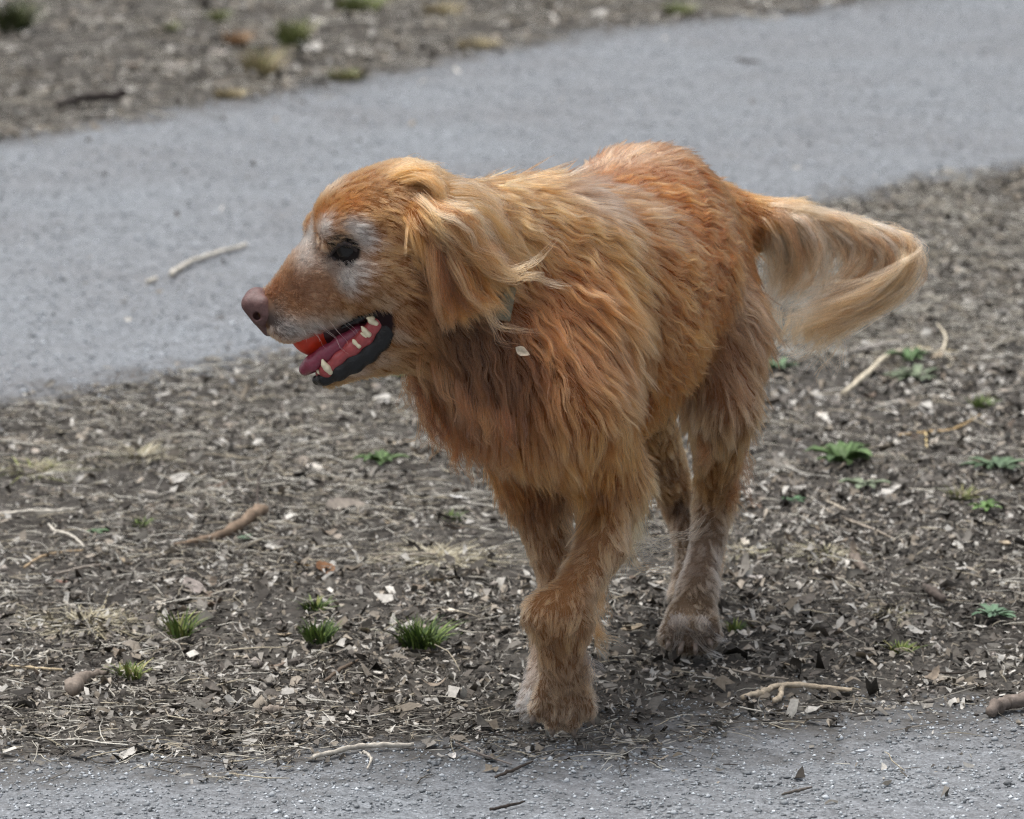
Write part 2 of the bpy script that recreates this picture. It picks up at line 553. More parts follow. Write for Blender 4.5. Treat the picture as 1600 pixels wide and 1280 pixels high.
# left fore leg, swinging, wrist bent
cone((885, 540, -.21, .078), (880, 630, -.26, .062), (.25, 1, .1), .044, .22, C_GOLD, wave=.7, clump=.7)
cone((880, 630, -.26, .062), (952, 750, -.17, .033), (.3, 1, .2), .034, .24, C_GOLD, wave=.4, clump=.75)
cone((952, 750, -.17, .033), (941, 850, -.23, .0205), (-.1, 1, 0), .022, .2, C_LEG, dens=1.4, clump=.7)
cone((941, 850, -.23, .0205), (886, 945, -.30, .0215), (-.25, 1, 0), .016, .2, C_LEG, dens=1.4, clump=.7, k=.02)
cone((846, 960, -.305, .0195), (895, 975, -.285, .021), (.2, 1, 0), .009, .2, C_LEG, dens=1.4, clump=.7, k=.02)
cone((868, 965, -.30, .0215), (878, 1050, -.275, .0205), (.15, 1, 0), .014, .22, C_TAN, clump=.7, k=.02)
for tx, ty, bx in ((840, 1110, 858), (865, 1127, 872), (893, 1129, 886), (918, 1110, 898)):
    cone((bx, 1066, -.275, .0105), (tx, ty, -.268, .0088), (.1, 1, -.1), .0045, .22, lin(152, 120, 92), dens=2.0, clump=.6, k=.004)
# right fore leg, standing
cone((808, 630, -.16, .058), (834, 755, -.10, .029), (.1, 1, .1), .036, .22, C_RUST, wave=.3, clump=.75)
cone((834, 755, -.10, .029), (882, 930, -.12, .019), (.3, 1, 0), .016, .2, C_LEG, dens=1.4, clump=.7)
cone((882, 930, -.12, .019), (872, 985, -.13, .021), (0, 1, 0), .014, .2, C_LEG, dens=1.4, clump=.7, k=.02)
cone((866, 985, -.13, .022), (858, 1062, -.155, .020), (-.1, 1, 0), .014, .2, C_TAN, clump=.7, k=.02)
for dx, dy in ((-24, 16), (-8, 22), (14, 20), (34, 10)):
    cone((858 + dx * .4, 1068, -.155, .017), (852 + dx, 1088 + dy * .8, -.18, .0125), (-.3, 1, -.3), .010, .25, lin(176, 158, 140), clump=.7, k=.012)
# left hind leg, standing
cone((1066, 430, .22, .074), (1104, 520, .17, .060), (.1, 1, .1), .044, .2, C_RUST, wave=.6, clump=.75)
cone((1104, 520, .17, .060), (1126, 635, .12, .033), (.05, 1, .1), .036, .22, C_LEG, wave=.4, clump=.8)
cone((1126, 635, .13, .033), (1116, 785, .24, .0165), (0, 1, .1), .018, .22, C_TAN, clump=.8)
cone((1116, 790, .245, .0185), (1090, 925, .165, .0165), (-.15, 1, 0), .012, .22, C_TAUPE, dens=1.7, clump=.7, k=.02)
cone((1090, 925, .165, .018), (1079, 965, .14, .022), (-.1, 1, 0), .012, .25, C_TAUPE, dens=1.7, clump=.7, k=.02)
for dx, dy in ((-30, 3), (-10, 12), (12, 12), (32, 1)):
    cone((1080 + dx * .5, 968, .14, .015), (1077 + dx, 990 + dy, .112, .0125), (0, 1, -.2), .007, .3, C_TAUPE, dens=1.7, clump=.75, k=.012)
# right hind leg, passing behind
cone((985, 450, .30, .080), (968, 580, .25, .050), (.1, 1, .1), .034, .2, C_RUST, wave=.3, clump=.75)
cone((968, 580, .25, .046), (1058, 778, .40, .0175), (.5, 1, .1), .014, .22, C_TAN, clump=.75)
cone((1062, 785, .41, .0165), (1085, 895, .36, .016), (.1, 1, 0), .012, .2, C_TAUPE, dens=1.7, clump=.7, k=.02)
for dx in (-20, -6, 8, 22):
    cone((1085 + dx * .5, 905, .36, .016), (1083 + dx, 932, .335, .013), (0, 1, 0), .012, .25, C_TAUPE, k=.012)
# tail
cone((1120, 345, .33, .036), (1230, 350, .34, .022), (1, .1, 0), .03, .2, C_GOLD, zone='tail')
cone((1230, 350, .34, .022), (1330, 368, .34, .015), (1, .2, 0), .03, .2, C_BLOND, k=.015, zone='tail')
cone((1330, 368, .34, .015), (1392, 392, .335, .008), (1, .5, 0), .03, .2, C_BLOND, k=.012, zone='tail')
# head: skull, brows, cheeks, muzzle, flews, jaw
H = -.30
hd = dict(zone='head', clump=.45)
cone((628, 352, H, .0585), (650, 370, H + .01, .060), (1, .15, 0), .016, .2, C_TAN, dens=2.2, **hd)
cone((560, 350, H, .0455), (628, 350, H, .056), (1, -.1, 0), .011, .18, C_TAN, dens=2.6, **hd)
cone((527, 362, H - .036, .019), (560, 352, H - .04, .020), (1, -.3, 0), .008, .2, C_TAN, dens=3, k=.014, **hd)
cone((505, 358, H + .034, .0190), (545, 352, H + .04, .020), (1, -.3, 0), .008, .2, C_TAN, dens=2, k=.014, **hd)
cone((585, 430, H - .036, .032), (630, 440, H - .03, .042), (1, .45, 0), .014, .18, C_TAN, dens=2.4, **hd)
cone((585, 430, H + .036, .032), (630, 440, H + .03, .042), (1, .45, 0), .014, .18, C_TAN, dens=1.5, **hd)
cone((560, 425, H, .048), (505, 432, H, .036), (1, .15, 0), .008, .16, C_TAN, dens=3, k=.02, **hd)
cone((507, 439, H, .0325), (430, 480, H, .0205), (1, -.25, 0), .005, .15, lin(146, 112, 84), dens=3.2, k=.02, **hd)
cone((560, 462, H - .026, .019), (452, 503, H - .014, .0195), (1, .3, 0), .008, .2, C_TAN, dens=3, k=.014, **hd)
cone((560, 462, H + .026, .019), (452, 503, H + .014, .0195), (1, .3, 0), .008, .2, C_TAN, dens=2, k=.014, **hd)
cone((628, 500, H - .028, .027), (600, 535, H - .026, .016), (.8, .6, 0), .014, .2, C_TAN, dens=2.2, k=.02, **hd)
cone((628, 500, H + .028, .027), (600, 535, H + .026, .016), (.8, .6, 0), .014, .2, C_TAN, dens=1.5, k=.02, **hd)
cone((602, 540, H - .022, .0145), (508, 588, H - .010, .0075), (1, -.3, 0), .008, .2, C_TAN, dens=2.6, k=.01, **hd)
cone((602, 540, H + .022, .0145), (508, 588, H + .010, .0075), (1, -.3, 0), .008, .2, C_TAN, dens=1.8, k=.01, **hd)
cone((640, 540, H, .030), (600, 556, H, .016), (.7, .7, 0), .016, .2, C_TAN, dens=2, k=.02, **hd)
cone((604, 556, H, .013), (515, 592, H, .007), (1, -.3, 0), .008, .2, C_TAN, dens=2, k=.01, **hd)
# near ear: a leather flap, base high on the skull, blown back; far ear hangs on the other side
er = dict(zone='ear', clump=.8, k=.016)
E0 = (668, 348, H - .058)
for tip, l_ in (((690, 478, H - .066), .03), ((716, 462, H - .070), .035), ((744, 440, H - .066), .045), ((762, 402, H - .056), .05), ((700, 400, H - .066), .035)):
    cone((*E0, .0125), (*tip, .0065), (tip[0] - 640, tip[1] - 300, 0), l_, .14, C_GOLD, dens=1.6, **er)
for tip in ((655, 470, H + .075), (690, 455, H + .08), (720, 420, H + .07)):
    cone((665, 350, H + .058, .0125), (*tip, .0065), (tip[0] - 640, tip[1] - 300, 0), .035, .14, C_GOLD, **er)


def cone_dist(c, p):
    ba = c.b - c.a
    l2 = float(ba @ ba) + 1e-12
    t = np.clip(((p - c.a) @ ba) / l2, 0, 1)
    d = p - c.a - t[..., None] * ba
    return np.sqrt((d * d).sum(-1)) - (c.ra + (c.rb - c.ra) * t)


class Field:
    """signed distance of melted cones, sampled on a grid"""

    def __init__(self, prims, lo, hi, step, cut=()):
        self.lo = np.array(lo, float); self.step = step
        n = np.ceil((np.array(hi) - self.lo) / step).astype(int) + 1
        self.n = n
        self.ax = [self.lo[i] + np.arange(n[i]) * step for i in range(3)]
        V = np.full(n, .06, np.float32)
        for c in prims:
            self._apply(V, c, False)
        for c in cut:
            self._apply(V, c, True)
        self.V = V

    def _apply(self, V, c, carve):
        r = max(c.ra, c.rb) + (0.03 if carve else .062)
        a = np.minimum(c.a, c.b) - r; b = np.maximum(c.a, c.b) + r
        i0 = np.clip(((a - self.lo) / self.step).astype(int), 0, self.n); i1 = np.clip(((b - self.lo) / self.step).astype(int) + 2, 0, self.n)
        if (i1 <= i0).any(): return
        sl = tuple(slice(i0[i], i1[i]) for i in range(3))
        g = np.stack(np.meshgrid(*[self.ax[i][sl[i]] for i in range(3)], indexing='ij'), -1).astype(np.float32)
        d = cone_dist(c, g).astype(np.float32)
        v = V[sl]; k = c.k
        if carve:
            d = -d
            h = np.clip(.5 - .5 * (v - d) / k, 0, 1)
            V[sl] = v * (1 - h) + d * h + k * h * (1 - h)
        else:
            h = np.clip(.5 + .5 * (v - d) / k, 0, 1)
            V[sl] = v * (1 - h) + d * h - k * h * (1 - h)

    def __call__(self, p):
        q = (np.asarray(p) - self.lo) / self.step
        i = np.floor(q).astype(int)
        i = np.clip(i, 0, self.n - 2)
        f = np.clip(q - i, 0, 1)
        V = self.V; out = 0
        for a in (0, 1):
            for b in (0, 1):
                for c in (0, 1):
                    w = (f[..., 0] if a else 1 - f[..., 0]) * (f[..., 1] if b else 1 - f[..., 1]) * (f[..., 2] if c else 1 - f[..., 2])
                    out = out + w * V[i[..., 0] + a, i[..., 1] + b, i[..., 2] + c]
        return out

    def grad(self, p):
        e = self.step * .75
        g = np.stack([self(p + d) - self(p - d) for d in np.eye(3) * e], -1)
        return unit(g)

    def surface(self):
        """surface nets"""
        V = self.V; n = self.n
        ins = V < 0
        corners = [(a, b, c) for a in (0, 1) for b in (0, 1) for c in (0, 1)]
        cnt = sum(ins[a:n[0] - 1 + a, b:n[1] - 1 + b, c:n[2] - 1 + c].astype(np.int8) for a, b, c in corners)
        cell = np.argwhere((cnt > 0) & (cnt < 8))
        idx = -np.ones(n - 1, np.int64); idx[tuple(cell.T)] = np.arange(len(cell))
        vals = {c: V[cell[:, 0] + c[0], cell[:, 1] + c[1], cell[:, 2] + c[2]] for c in corners}
        acc = np.zeros((len(cell), 3)); num = np.zeros(len(cell))
        for a in corners:
            for axis_ in range(3):
                if a[axis_]: continue
                b = list(a); b[axis_] = 1; b = tuple(b)
                va, vb = vals[a], vals[b]
                x = (va < 0) != (vb < 0)
                t = np.where(x, va / np.where(x, va - vb, 1), 0)
                p = np.tile(np.array(a, float), (len(cell), 1)); p[:, axis_] += t
                acc += p * x[:, None]; num += x
        verts = self.lo + (cell + acc / num[:, None]) * self.step
        faces = []
        for axis_ in range(3):
            u, w = (axis_ + 1) % 3, (axis_ + 2) % 3
            sl0 = [slice(1, -1)] * 3; sl0[axis_] = slice(0, -1)
            sl1 = [slice(1, -1)] * 3; sl1[axis_] = slice(1, None)
            A, B = ins[tuple(sl0)], ins[tuple(sl1)]
            e = np.argwhere(A != B)
            flip = A[tuple(e.T)]
            off = np.ones(3, int); off[axis_] = 0
            e = e + off
            du, dw = np.zeros(3, int), np.zeros(3, int); du[u] = 1; dw[w] = 1
            q = [idx[tuple((e - du - dw).T)], idx[tuple((e - dw).T)], idx[tuple(e.T)], idx[tuple((e - du).T)]]
            q = np.stack(q, 1)
            q[~flip] = q[~flip][:, ::-1]
            faces.append(q)
        return verts, np.concatenate(faces)


lo = np.min([np.minimum(c.a - c.ra, c.b - c.rb) for c in PRIMS], 0) - .03
hi = np.max([np.maximum(c.a + c.ra, c.b + c.rb) for c in PRIMS], 0) + .03
BODY = Field(PRIMS, lo, hi, .0042)
bv, bf = BODY.surface()


def on_body(px, py, start=-.55, stop=.6):
    """first point of the dog's skin along the line of sight through a pixel"""
    ys = np.arange(start, stop, .002)
    pts = P(np.full_like(ys, px), np.full_like(ys, py), ys)
    inside_grid = ((pts > BODY.lo) & (pts < BODY.lo + (BODY.n - 1) * BODY.step)).all(1)
    d = np.where(inside_grid, BODY(pts), .06)
    hit = np.argmax(d < 0)
    return pts[hit] if d[hit] < 0 else None


# ------------------------------------------------------------------ colour of the coat: patches of hair colour
def A(px, py):
    p = on_body(px, py)
    return p if p is not None else P(px, py, H)


def patch(px, py, r, col, amt=1.0, both=False):
    p = A(px, py)
    out = [(p, r, np.array(col), amt)]
    if both:                                           # same patch on the far side of the face
        q = p.copy(); q[1] = 2 * H - p[1]; out.append((q, r, np.array(col), amt))
    return out


PATCHES = []
for a in [
    # face, gone white with age round the eyes and along the lips
    (440, 440, .020, lin(140, 104, 78), .7), (425, 455, .014, lin(116, 74, 50), .8), (470, 452, .020, lin(136, 98, 76), .8), (500, 462, .018, lin(170, 130, 104), .7),
    (478, 400, .018, C_WHITE, .75), (486, 372, .016, C_WHITE, .8), (505, 355, .012, C_WHITE, .85), (516, 410, .013, C_WHITE, .6),
    (548, 352, .010, C_WHITE, .8), (562, 362, .010, C_WHITE, .95), (573, 378, .010, C_WHITE, .9), (548, 425, .016, C_WHITE, .85), (540, 440, .014, C_WHITE, .8), (570, 418, .012, C_WHITE, .6),
    (436, 508, .013, lin(130, 122, 118), .8), (455, 515, .014, lin(176, 168, 160), .9), (490, 512, .014, lin(190, 180, 168), .8), (530, 500, .012, lin(190, 172, 150), .7),
    (424, 496, .014, lin(62, 56, 56), .9), (438, 478, .010, lin(150, 128, 112), .5),
    (600, 470, .016, lin(166, 134, 104), .6), (622, 520, .012, lin(176, 146, 118), .8), (590, 560, .014, lin(176, 140, 112), .7), (555, 580, .012, lin(180, 150, 130), .7),
    (540, 310, .014, C_GOLD, .8), (556, 318, .010, C_RUST, .7), (500, 330, .014, C_GOLD, .6), (520, 295, .016, lin(184, 148, 114), .7), (600, 280, .03, lin(166, 120, 80), .6), 
    (600, 420, .02, lin(176, 126, 78), .6), (662, 430, .018, lin(86, 54, 34), .8), (665, 480, .016, lin(86, 54, 34), .8), (650, 505, .018, C_RUST, .7), (655, 545, .016, C_GOLD, .8),  # the two darkest patches paint the ear's shadow on cheek and neck
    # dark rim of the eye
    (514, 398, .006, C_DARK, .7), (531, 375, .005, lin(90, 80, 76), .6), 
]:
    PATCHES += patch(*a, both=True)
for a in [
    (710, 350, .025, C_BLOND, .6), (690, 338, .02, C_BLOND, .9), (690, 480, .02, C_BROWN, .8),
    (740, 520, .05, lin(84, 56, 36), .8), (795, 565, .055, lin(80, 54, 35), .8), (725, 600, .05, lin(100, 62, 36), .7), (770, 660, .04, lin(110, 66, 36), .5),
    (900, 300, .035, lin(172, 138, 114), .7), (930, 290, .03, lin(172, 138, 114), .6), (960, 255, .05, lin(166, 124, 92), .75), (1010, 245, .04, lin(166, 120, 84), .6),  # last two patches paint the sheen on top of the rump
    (870, 480, .06, C_RUST, .9), (860, 430, .04, lin(164, 98, 52), .8), (1000, 330, .05, lin(170, 122, 84), .7),
    (960, 560, .06, lin(140, 98, 66), .6), (1010, 520, .05, lin(150, 100, 62), .6), (1120, 330, .04, lin(140, 84, 48), .8), (1100, 400, .05, lin(156, 84, 42), .7),
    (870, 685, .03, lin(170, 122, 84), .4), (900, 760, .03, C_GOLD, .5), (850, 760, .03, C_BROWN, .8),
    (1160, 480, .05, lin(158, 116, 84), .8), (1140, 600, .05, lin(154, 108, 76), .7), (1120, 560, .04, lin(150, 98, 62), .5),
    (1090, 870, .04, lin(160, 136, 116), .8), (1060, 985, .02, lin(120, 106, 94), .7), (1105, 985, .02, lin(100, 90, 82), .7), (1078, 965, .012, lin(200, 172, 142), .8),
    (880, 1030, .02, lin(130, 92, 62), .6), (935, 1030, .02, C_DARK, .7), (870, 1075, .030, lin(156, 120, 88), .8), (925, 1075, .008, C_DARK, .6),  # the smallest dark spot paints the shaded gap at the toes
    (1062, 790, .018, lin(70, 54, 44), .8), (1040, 740, .03, lin(140, 104, 74), .7),
]:
    PATCHES += patch(*a)


def blend(p):
    """hair direction, length, lift ... at points of the skin, melted between the body's parts"""
    w = np.stack([np.exp(-np.maximum(cone_dist(c, p), -.01) / .012) for c in PRIMS], 1)
    w /= w.sum(1, keepdims=True)
    g = lambda f: w @ np.array([f(c) for c in PRIMS], float)
    col = g(lambda c: c.col)
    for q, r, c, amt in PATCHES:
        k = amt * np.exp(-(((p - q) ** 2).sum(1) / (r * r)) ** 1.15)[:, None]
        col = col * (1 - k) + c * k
    zones = np.array([c.zone for c in PRIMS])[w.argmax(1)]
    return unit(g(lambda c: c.flow)), g(lambda c: c.L), g(lambda c: c.lift), col, g(lambda c: c.dens), g(lambda c: c.wave), g(lambda c: c.clump), zones


def in_poly(x, y, poly):
    r = np.zeros(np.shape(x), bool)
    for (x0, y0), (x1, y1) in zip(poly, poly[1:] + poly[:1]):
        c = ((y0 > y) != (y1 > y)) & (x < (x1 - x0) * (y - y0) / (y1 - y0 + 1e-9) + x0)
        r ^= c
    return r


MOUTH = [(445, 534), (471, 534), (522, 518), (566, 494), (592, 484), (612, 490), (619, 508), (606, 533), (575, 562), (545, 582), (500, 600), (484, 594), (468, 574)]
EYE = on_body(538, 391)


def bald(p):
    x, y = to_px(p)
    m = in_poly(x, y, MOUTH) & (p[:, 1] < H + .012)
    m |= in_poly(x, y, [(360, 470), (388, 450), (406, 458), (420, 466), (430, 482), (427, 505), (410, 516), (380, 500)])
    e = p - EYE
    m |= (np.abs(e[:, 1]) < .03) & (((x - 541) / 25) ** 2 + ((y - 395) / 11.5) ** 2 < 1)
    m |= p[:, 2] < .006
    return m


# ------------------------------------------------------------------ skin
dog = put('dog', None, loc=tuple(G(960, 1080)))
tag(dog, 'golden retriever trotting past with open mouth and wet shaggy coat', 'dog')
dog_off = np.array(dog.location)


def skin_material():
    m, nt, out = material('dog_skin')
    b = N(nt, 'BsdfPrincipled', Roughness=0.8)
    b.inputs['Specular IOR Level'].default_value = 0.15
    at = N(nt, 'Attribute'); at.attribute_name = 'tint'
    tc = N(nt, 'TexCoord'); nz = N(nt, 'TexNoise', Scale=400.0, Detail=3.0)
    nt.links.new(tc.outputs['Object'], nz.inputs['Vector'])
    mr = N(nt, 'MapRange'); mr.inputs['To Min'].default_value = .45; mr.inputs['To Max'].default_value = .95
    nt.links.new(nz.outputs['Fac'], mr.inputs['Value'])
    mx = N(nt, 'MixRGB', blend_type='MULTIPLY'); mx.inputs['Fac'].default_value = 1
    nt.links.new(at.outputs['Color'], mx.inputs['Color1']); nt.links.new(mr.outputs['Result'], mx.inputs['Color2'])
    nt.links.new(mx.outputs['Color'], b.inputs['Base Color']); nt.links.new(b.outputs['BSDF'], out.inputs['Surface'])
    return m


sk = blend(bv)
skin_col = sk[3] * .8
inmouth = bald(bv)
skx, sky_ = to_px(bv)
skin_col[inmouth & in_poly(skx, sky_, MOUTH)] = lin(40, 24, 26)
skin_col[(np.linalg.norm(bv - EYE, axis=1) < .0175) | (np.linalg.norm(bv - np.array([EYE[0], 2 * H - EYE[1], EYE[2]]), axis=1) < .0175)] = lin(30, 23, 21)
body_mesh = new_mesh('body', bv - dog_off, bf, True, skin_col)
body = put('body', body_mesh, skin_material(), dog)


# ------------------------------------------------------------------ hair
def hair_material():
    m, nt, out = material('dog_hair')
    h = nt.nodes.new('ShaderNodeBsdfHairPrincipled')
    h.parametrization = 'COLOR'
    h.inputs['Roughness'].default_value = 0.3
    h.inputs['Radial Roughness'].default_value = 0.45
    h.inputs['Random Roughness'].default_value = 0.2
    at = N(nt, 'Attribute'); at.attribute_name = 'tint'
    nt.links.new(at.outputs['Color'], h.inputs['Color'])
    nt.links.new(h.outputs[0], out.inputs['Surface'])
    return m


HAIR = hair_material()


def add_hair(name, pts, root_r, tip_r, cols, parent):
    """pts (n, k, 3) world space"""
    n, k, _ = pts.shape
    hc = bpy.data.hair_curves.new(name)
    hc.add_curves([k] * n)
    hc.attributes['position'].data.foreach_set('vector', (pts - dog_off).astype(np.float32).ravel())
    ra = hc.attributes.get('radius') or hc.attributes.new('radius', 'FLOAT', 'POINT')
    t = np.linspace(0, 1, k)
    rr = (np.asarray(root_r).reshape(-1, 1) * (1 - t ** 1.6) + np.asarray(tip_r).reshape(-1, 1) * t ** 1.6) * np.ones((n, 1))
    ra.data.foreach_set('value', rr.astype(np.float32).ravel())
    at = hc.attributes.new('tint', 'FLOAT_COLOR', 'CURVE')
    c = np.ones((n, 4), np.float32); c[:, :3] = np.clip(cols, .004, .9)
    at.data.foreach_set('color', c.ravel())
    hc.materials.append(HAIR)
    o = bpy.data.objects.new(name, hc)
    COL.objects.link(o); o.parent = parent
    return o


def sample_skin(n, dens):
    q = bf
    a, b, c, d = (bv[q[:, i]] for i in range(4))
    area = .5 * np.linalg.norm(np.cross(c - a, d - b), axis=1)
    w = area * dens[q].mean(1)
    f = rng.choice(len(q), n, p=w / w.sum())
    u, v = rng.random((n, 1)), rng.random((n, 1))
    p = (a[f] * (1 - u) + b[f] * u) * (1 - v) + (d[f] * (1 - u) + c[f] * u) * v
    return p - BODY.grad(p) * BODY(p)[:, None]


K = 9


def grow(root, flow, L, lift, wave, seed, gravity=.06, steps=K - 1):
    """comb strands over the skin, never through it"""
    n = len(root)
    nrm = BODY.grad(root)
    wave = wave * np.clip(.62 + 1.0 * noise3(root, 9, seed + 5), .1, 1.15)           # wavy here, sleek there
    tan = unit(flow - nrm * (flow * nrm).sum(1, keepdims=True) * .92)
    side = np.cross(nrm, tan)
    # cowlicks and wet parting: turn the comb direction by a slow noise
    turn = .38 * noise3(root, 26, seed) + .30 * noise3(root, 60, seed + 1)
    tan = tan * np.cos(turn)[:, None] + side * np.sin(turn)[:, None]
    side = np.cross(nrm, tan)
    d = unit(tan * np.cos(lift)[:, None] + nrm * np.sin(lift)[:, None])
    ph = (root @ np.array([.5, .45, -.74])) * 2 * np.pi / .033 + noise3(root, 14, seed + 2) * 5 + rng.uniform(-.4, .4, n)
    pts = [root]; p = root.copy(); st = (L / steps)[:, None]
    for s in range(steps):
        wv = wave * np.sin(ph + L * (s + 1) / steps * 2 * np.pi / .033) * 1.1
        dd = unit(d + side * wv[:, None] + nrm * (.25 * wave * np.cos(ph * 1.3 + s))[:, None] * .3 + np.array([0, 0, -gravity * (s + 1) / steps]))
        p = p + dd * st
        gap = BODY(p)
        need = .0008 + .0026 * (s + 1) / steps
        push = np.maximum(need - gap, 0)
        if push.any():
            p = p + BODY.grad(p) * push[:, None]
        pts.append(p)
    return np.stack(pts, 1)


def clumped(guides, per, spread, clump, L, frizz=.0012):
    """hairs around each guide, drawn together towards its tip"""
    n, k, _ = guides.shape
    tan = unit(guides[:, 1] - guides[:, 0])
    a1 = unit(np.cross(tan, rng.normal(size=(n, 3)))); a2 = np.cross(tan, a1)
    g = np.repeat(guides, per, 0)
    m = n * per
    ang = rng.uniform(0, 2 * np.pi, m); rad = np.sqrt(rng.random(m)) * np.repeat(spread, per)
    off = np.repeat(a1, per, 0) * (np.cos(ang) * rad)[:, None] + np.repeat(a2, per, 0) * (np.sin(ang) * rad)[:, None]
    t = np.linspace(0, 1, k)[None, :, None]
    c = np.repeat(clump, per)[:, None, None]
    h = g + off[:, None] * (1 - c * t ** .8)
    lenf = rng.uniform(.62, 1.0, m)[:, None, None]                 # uneven ends
    idx = np.linspace(0, 1, k)[None] * lenf[:, :, 0] * (k - 1)
    i0 = np.minimum(idx.astype(int), k - 2); fr = (idx - i0)[..., None]
    r = np.arange(m)[:, None]
    h = h[r, i0] * (1 - fr) + h[r, i0 + 1] * fr
    fz = rng.normal(0, 1, (m, 1, 3)) * frizz * t ** 1.5 + rng.normal(0, .12, (m, k, 3)) * frizz * t
    return h + fz


NG, PER = 18500, 13
root = sample_skin(NG, sk[4])
root = root[~bald(root)]
fl, L, lift, col, dens, wave, clump, zones = blend(root)
L = L * (1 + .3 * noise3(root, 30, 51)) * rng.uniform(.75, 1.2, len(L))
lift = lift * rng.uniform(.4, 1.4, len(L))
fly = (rng.random(len(L)) < .012) & (zones != 'head')              # loose strands that stand off the coat
lift = np.where(fly, lift * 1.8 + .06, lift); L = np.where(fly, L * 1.25, L)
guides = grow(root, fl, L, lift, wave * .9, 61)
# big wet locks: neighbouring tufts lean together into each lock's point
from mathutils.kdtree import KDTree
NS = 2600
sroot = sample_skin(NS, np.ones(len(bv)))
sfl, sL, slift, scol, _, swave, _, _ = blend(sroot)
sguide = grow(sroot, sfl, sL * 1.35, slift * .9, swave, 61)
kd = KDTree(NS)
for i_, q_ in enumerate(sroot): kd.insert(q_, i_)
kd.balance()
near_lock = np.array([kd.find(q_)[1] for q_ in root])
t_ = np.linspace(0, 1, K)[None, :, None]
pull = np.where(fly, 0, 1) * np.where(zones == 'head', .12, .75) * np.clip(clump, .3, .9)
guides = guides + (sguide[near_lock] - guides) * (pull[:, None, None] * t_ ** 1.3)
for s_ in range(1, K):
    gp = BODY(guides[:, s_]); push = np.maximum(.001 + .003 * s_ / K - gp, 0)
    guides[:, s_] += BODY.grad(guides[:, s_]) * push[:, None]
lock_tone = rng.normal(0, .24, NS)
spread = np.where(zones == 'head', .0042, .0046) / np.sqrt(dens) * 1.1
hairs = clumped(guides, PER, spread, np.clip(clump * rng.uniform(.7, 1.25, len(clump)), 0, .95), L, .0010 + 0 * L[0])
# the roots of the outer hairs follow the skin
r0 = hairs[:, 0]; gap = BODY(r0)
hairs += (-BODY.grad(r0) * (gap + .0015)[:, None])[:, None] * np.linspace(1, 0, K)[None, :, None]
tone = 1 + .26 * noise3(root, 30, 71) + .08 * noise3(root, 120, 72) + rng.normal(0, .17, len(root)) * np.where(zones == 'head', .6, 1) + lock_tone[near_lock] * (zones != 'head')
hc_ = np.repeat(col * np.clip(tone, .4, 1.6)[:, None], PER, 0) * np.exp(rng.normal(0, .16, (len(root) * PER, 1)))
hr = np.where(np.repeat(zones, PER) == 'head', .00016, .00021)
mid = hairs[:, K // 2]
keep = ~bald(hairs[:, -1]) | (np.repeat(zones, PER) != 'head')
add_hair('coat', hairs[keep], hr[keep], hr[keep] * .25, hc_[keep], body)


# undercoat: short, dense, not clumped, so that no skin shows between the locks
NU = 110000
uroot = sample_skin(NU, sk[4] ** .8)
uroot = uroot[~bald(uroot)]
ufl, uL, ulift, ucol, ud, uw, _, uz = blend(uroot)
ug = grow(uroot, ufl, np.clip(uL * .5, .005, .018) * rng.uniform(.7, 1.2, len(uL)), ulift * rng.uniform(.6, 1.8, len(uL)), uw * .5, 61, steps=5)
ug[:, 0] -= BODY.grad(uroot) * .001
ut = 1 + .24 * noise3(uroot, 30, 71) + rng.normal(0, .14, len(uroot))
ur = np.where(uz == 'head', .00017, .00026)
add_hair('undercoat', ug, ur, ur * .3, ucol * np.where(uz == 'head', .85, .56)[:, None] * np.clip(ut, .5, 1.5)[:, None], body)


# wet strings: tight dark points between the softer tufts, and a few bright dry ones on top
szone = np.array([c.zone for c in PRIMS])[np.argmin(np.stack([cone_dist(c, sroot) for c in PRIMS], 1), 1)]
pickw = np.where((szone == 'body') & ~bald(sroot) & (sL > .02))[0]
for nm, frac, mul, lm in (('wet_locks', .6, .42, 1.0), ('dry_locks', .35, 1.5, .9)):
    w_i = rng.choice(pickw, int(len(pickw) * frac), replace=False)
    wr = sroot[w_i] + rng.normal(0, .004, (len(w_i), 3)); wr -= BODY.grad(wr) * BODY(wr)[:, None]
    wg = grow(wr, sfl[w_i], sL[w_i] * rng.uniform(1.0, 1.5, len(w_i)) * lm, slift[w_i] * rng.uniform(.8, 1.7, len(w_i)), swave[w_i] * .8, 61)
    wg += BODY.grad(wr)[:, None] * (np.linspace(0, 1, K) * .003)[None, :, None]
    wh = clumped(wg, 11, np.full(len(w_i), .0026), np.full(len(w_i), .88), sL[w_i], .0006)
    wc = np.repeat(np.clip(scol[w_i] * mul, 0, .62), 11, 0) * np.exp(rng.normal(0, .15, (len(w_i) * 11, 1)))
    add_hair(nm, wh, .00019, .00006, wc, body)


# ------------------------------------------------------------------ feathering laid lock by lock
def smooth_curve(ctrl, k):
    """Catmull-Rom through (n, m, 3) control points, resampled to k"""
    n, m, _ = ctrl.shape
    e = np.concatenate([2 * ctrl[:, :1] - ctrl[:, 1:2], ctrl, 2 * ctrl[:, -1:] - ctrl[:, -2:-1]], 1)
    t = np.linspace(0, m - 1 - 1e-6, k); i = t.astype(int); f = (t - i)[None, :, None]
    p0, p1, p2, p3 = e[:, i], e[:, i + 1], e[:, i + 2], e[:, i + 3]
    return .5 * ((2 * p1) + (p2 - p0) * f + (2 * p0 - 5 * p1 + 4 * p2 - p3) * f ** 2 + (3 * p1 - p0 - 3 * p2 + p3) * f ** 3)


LOCKS = {}


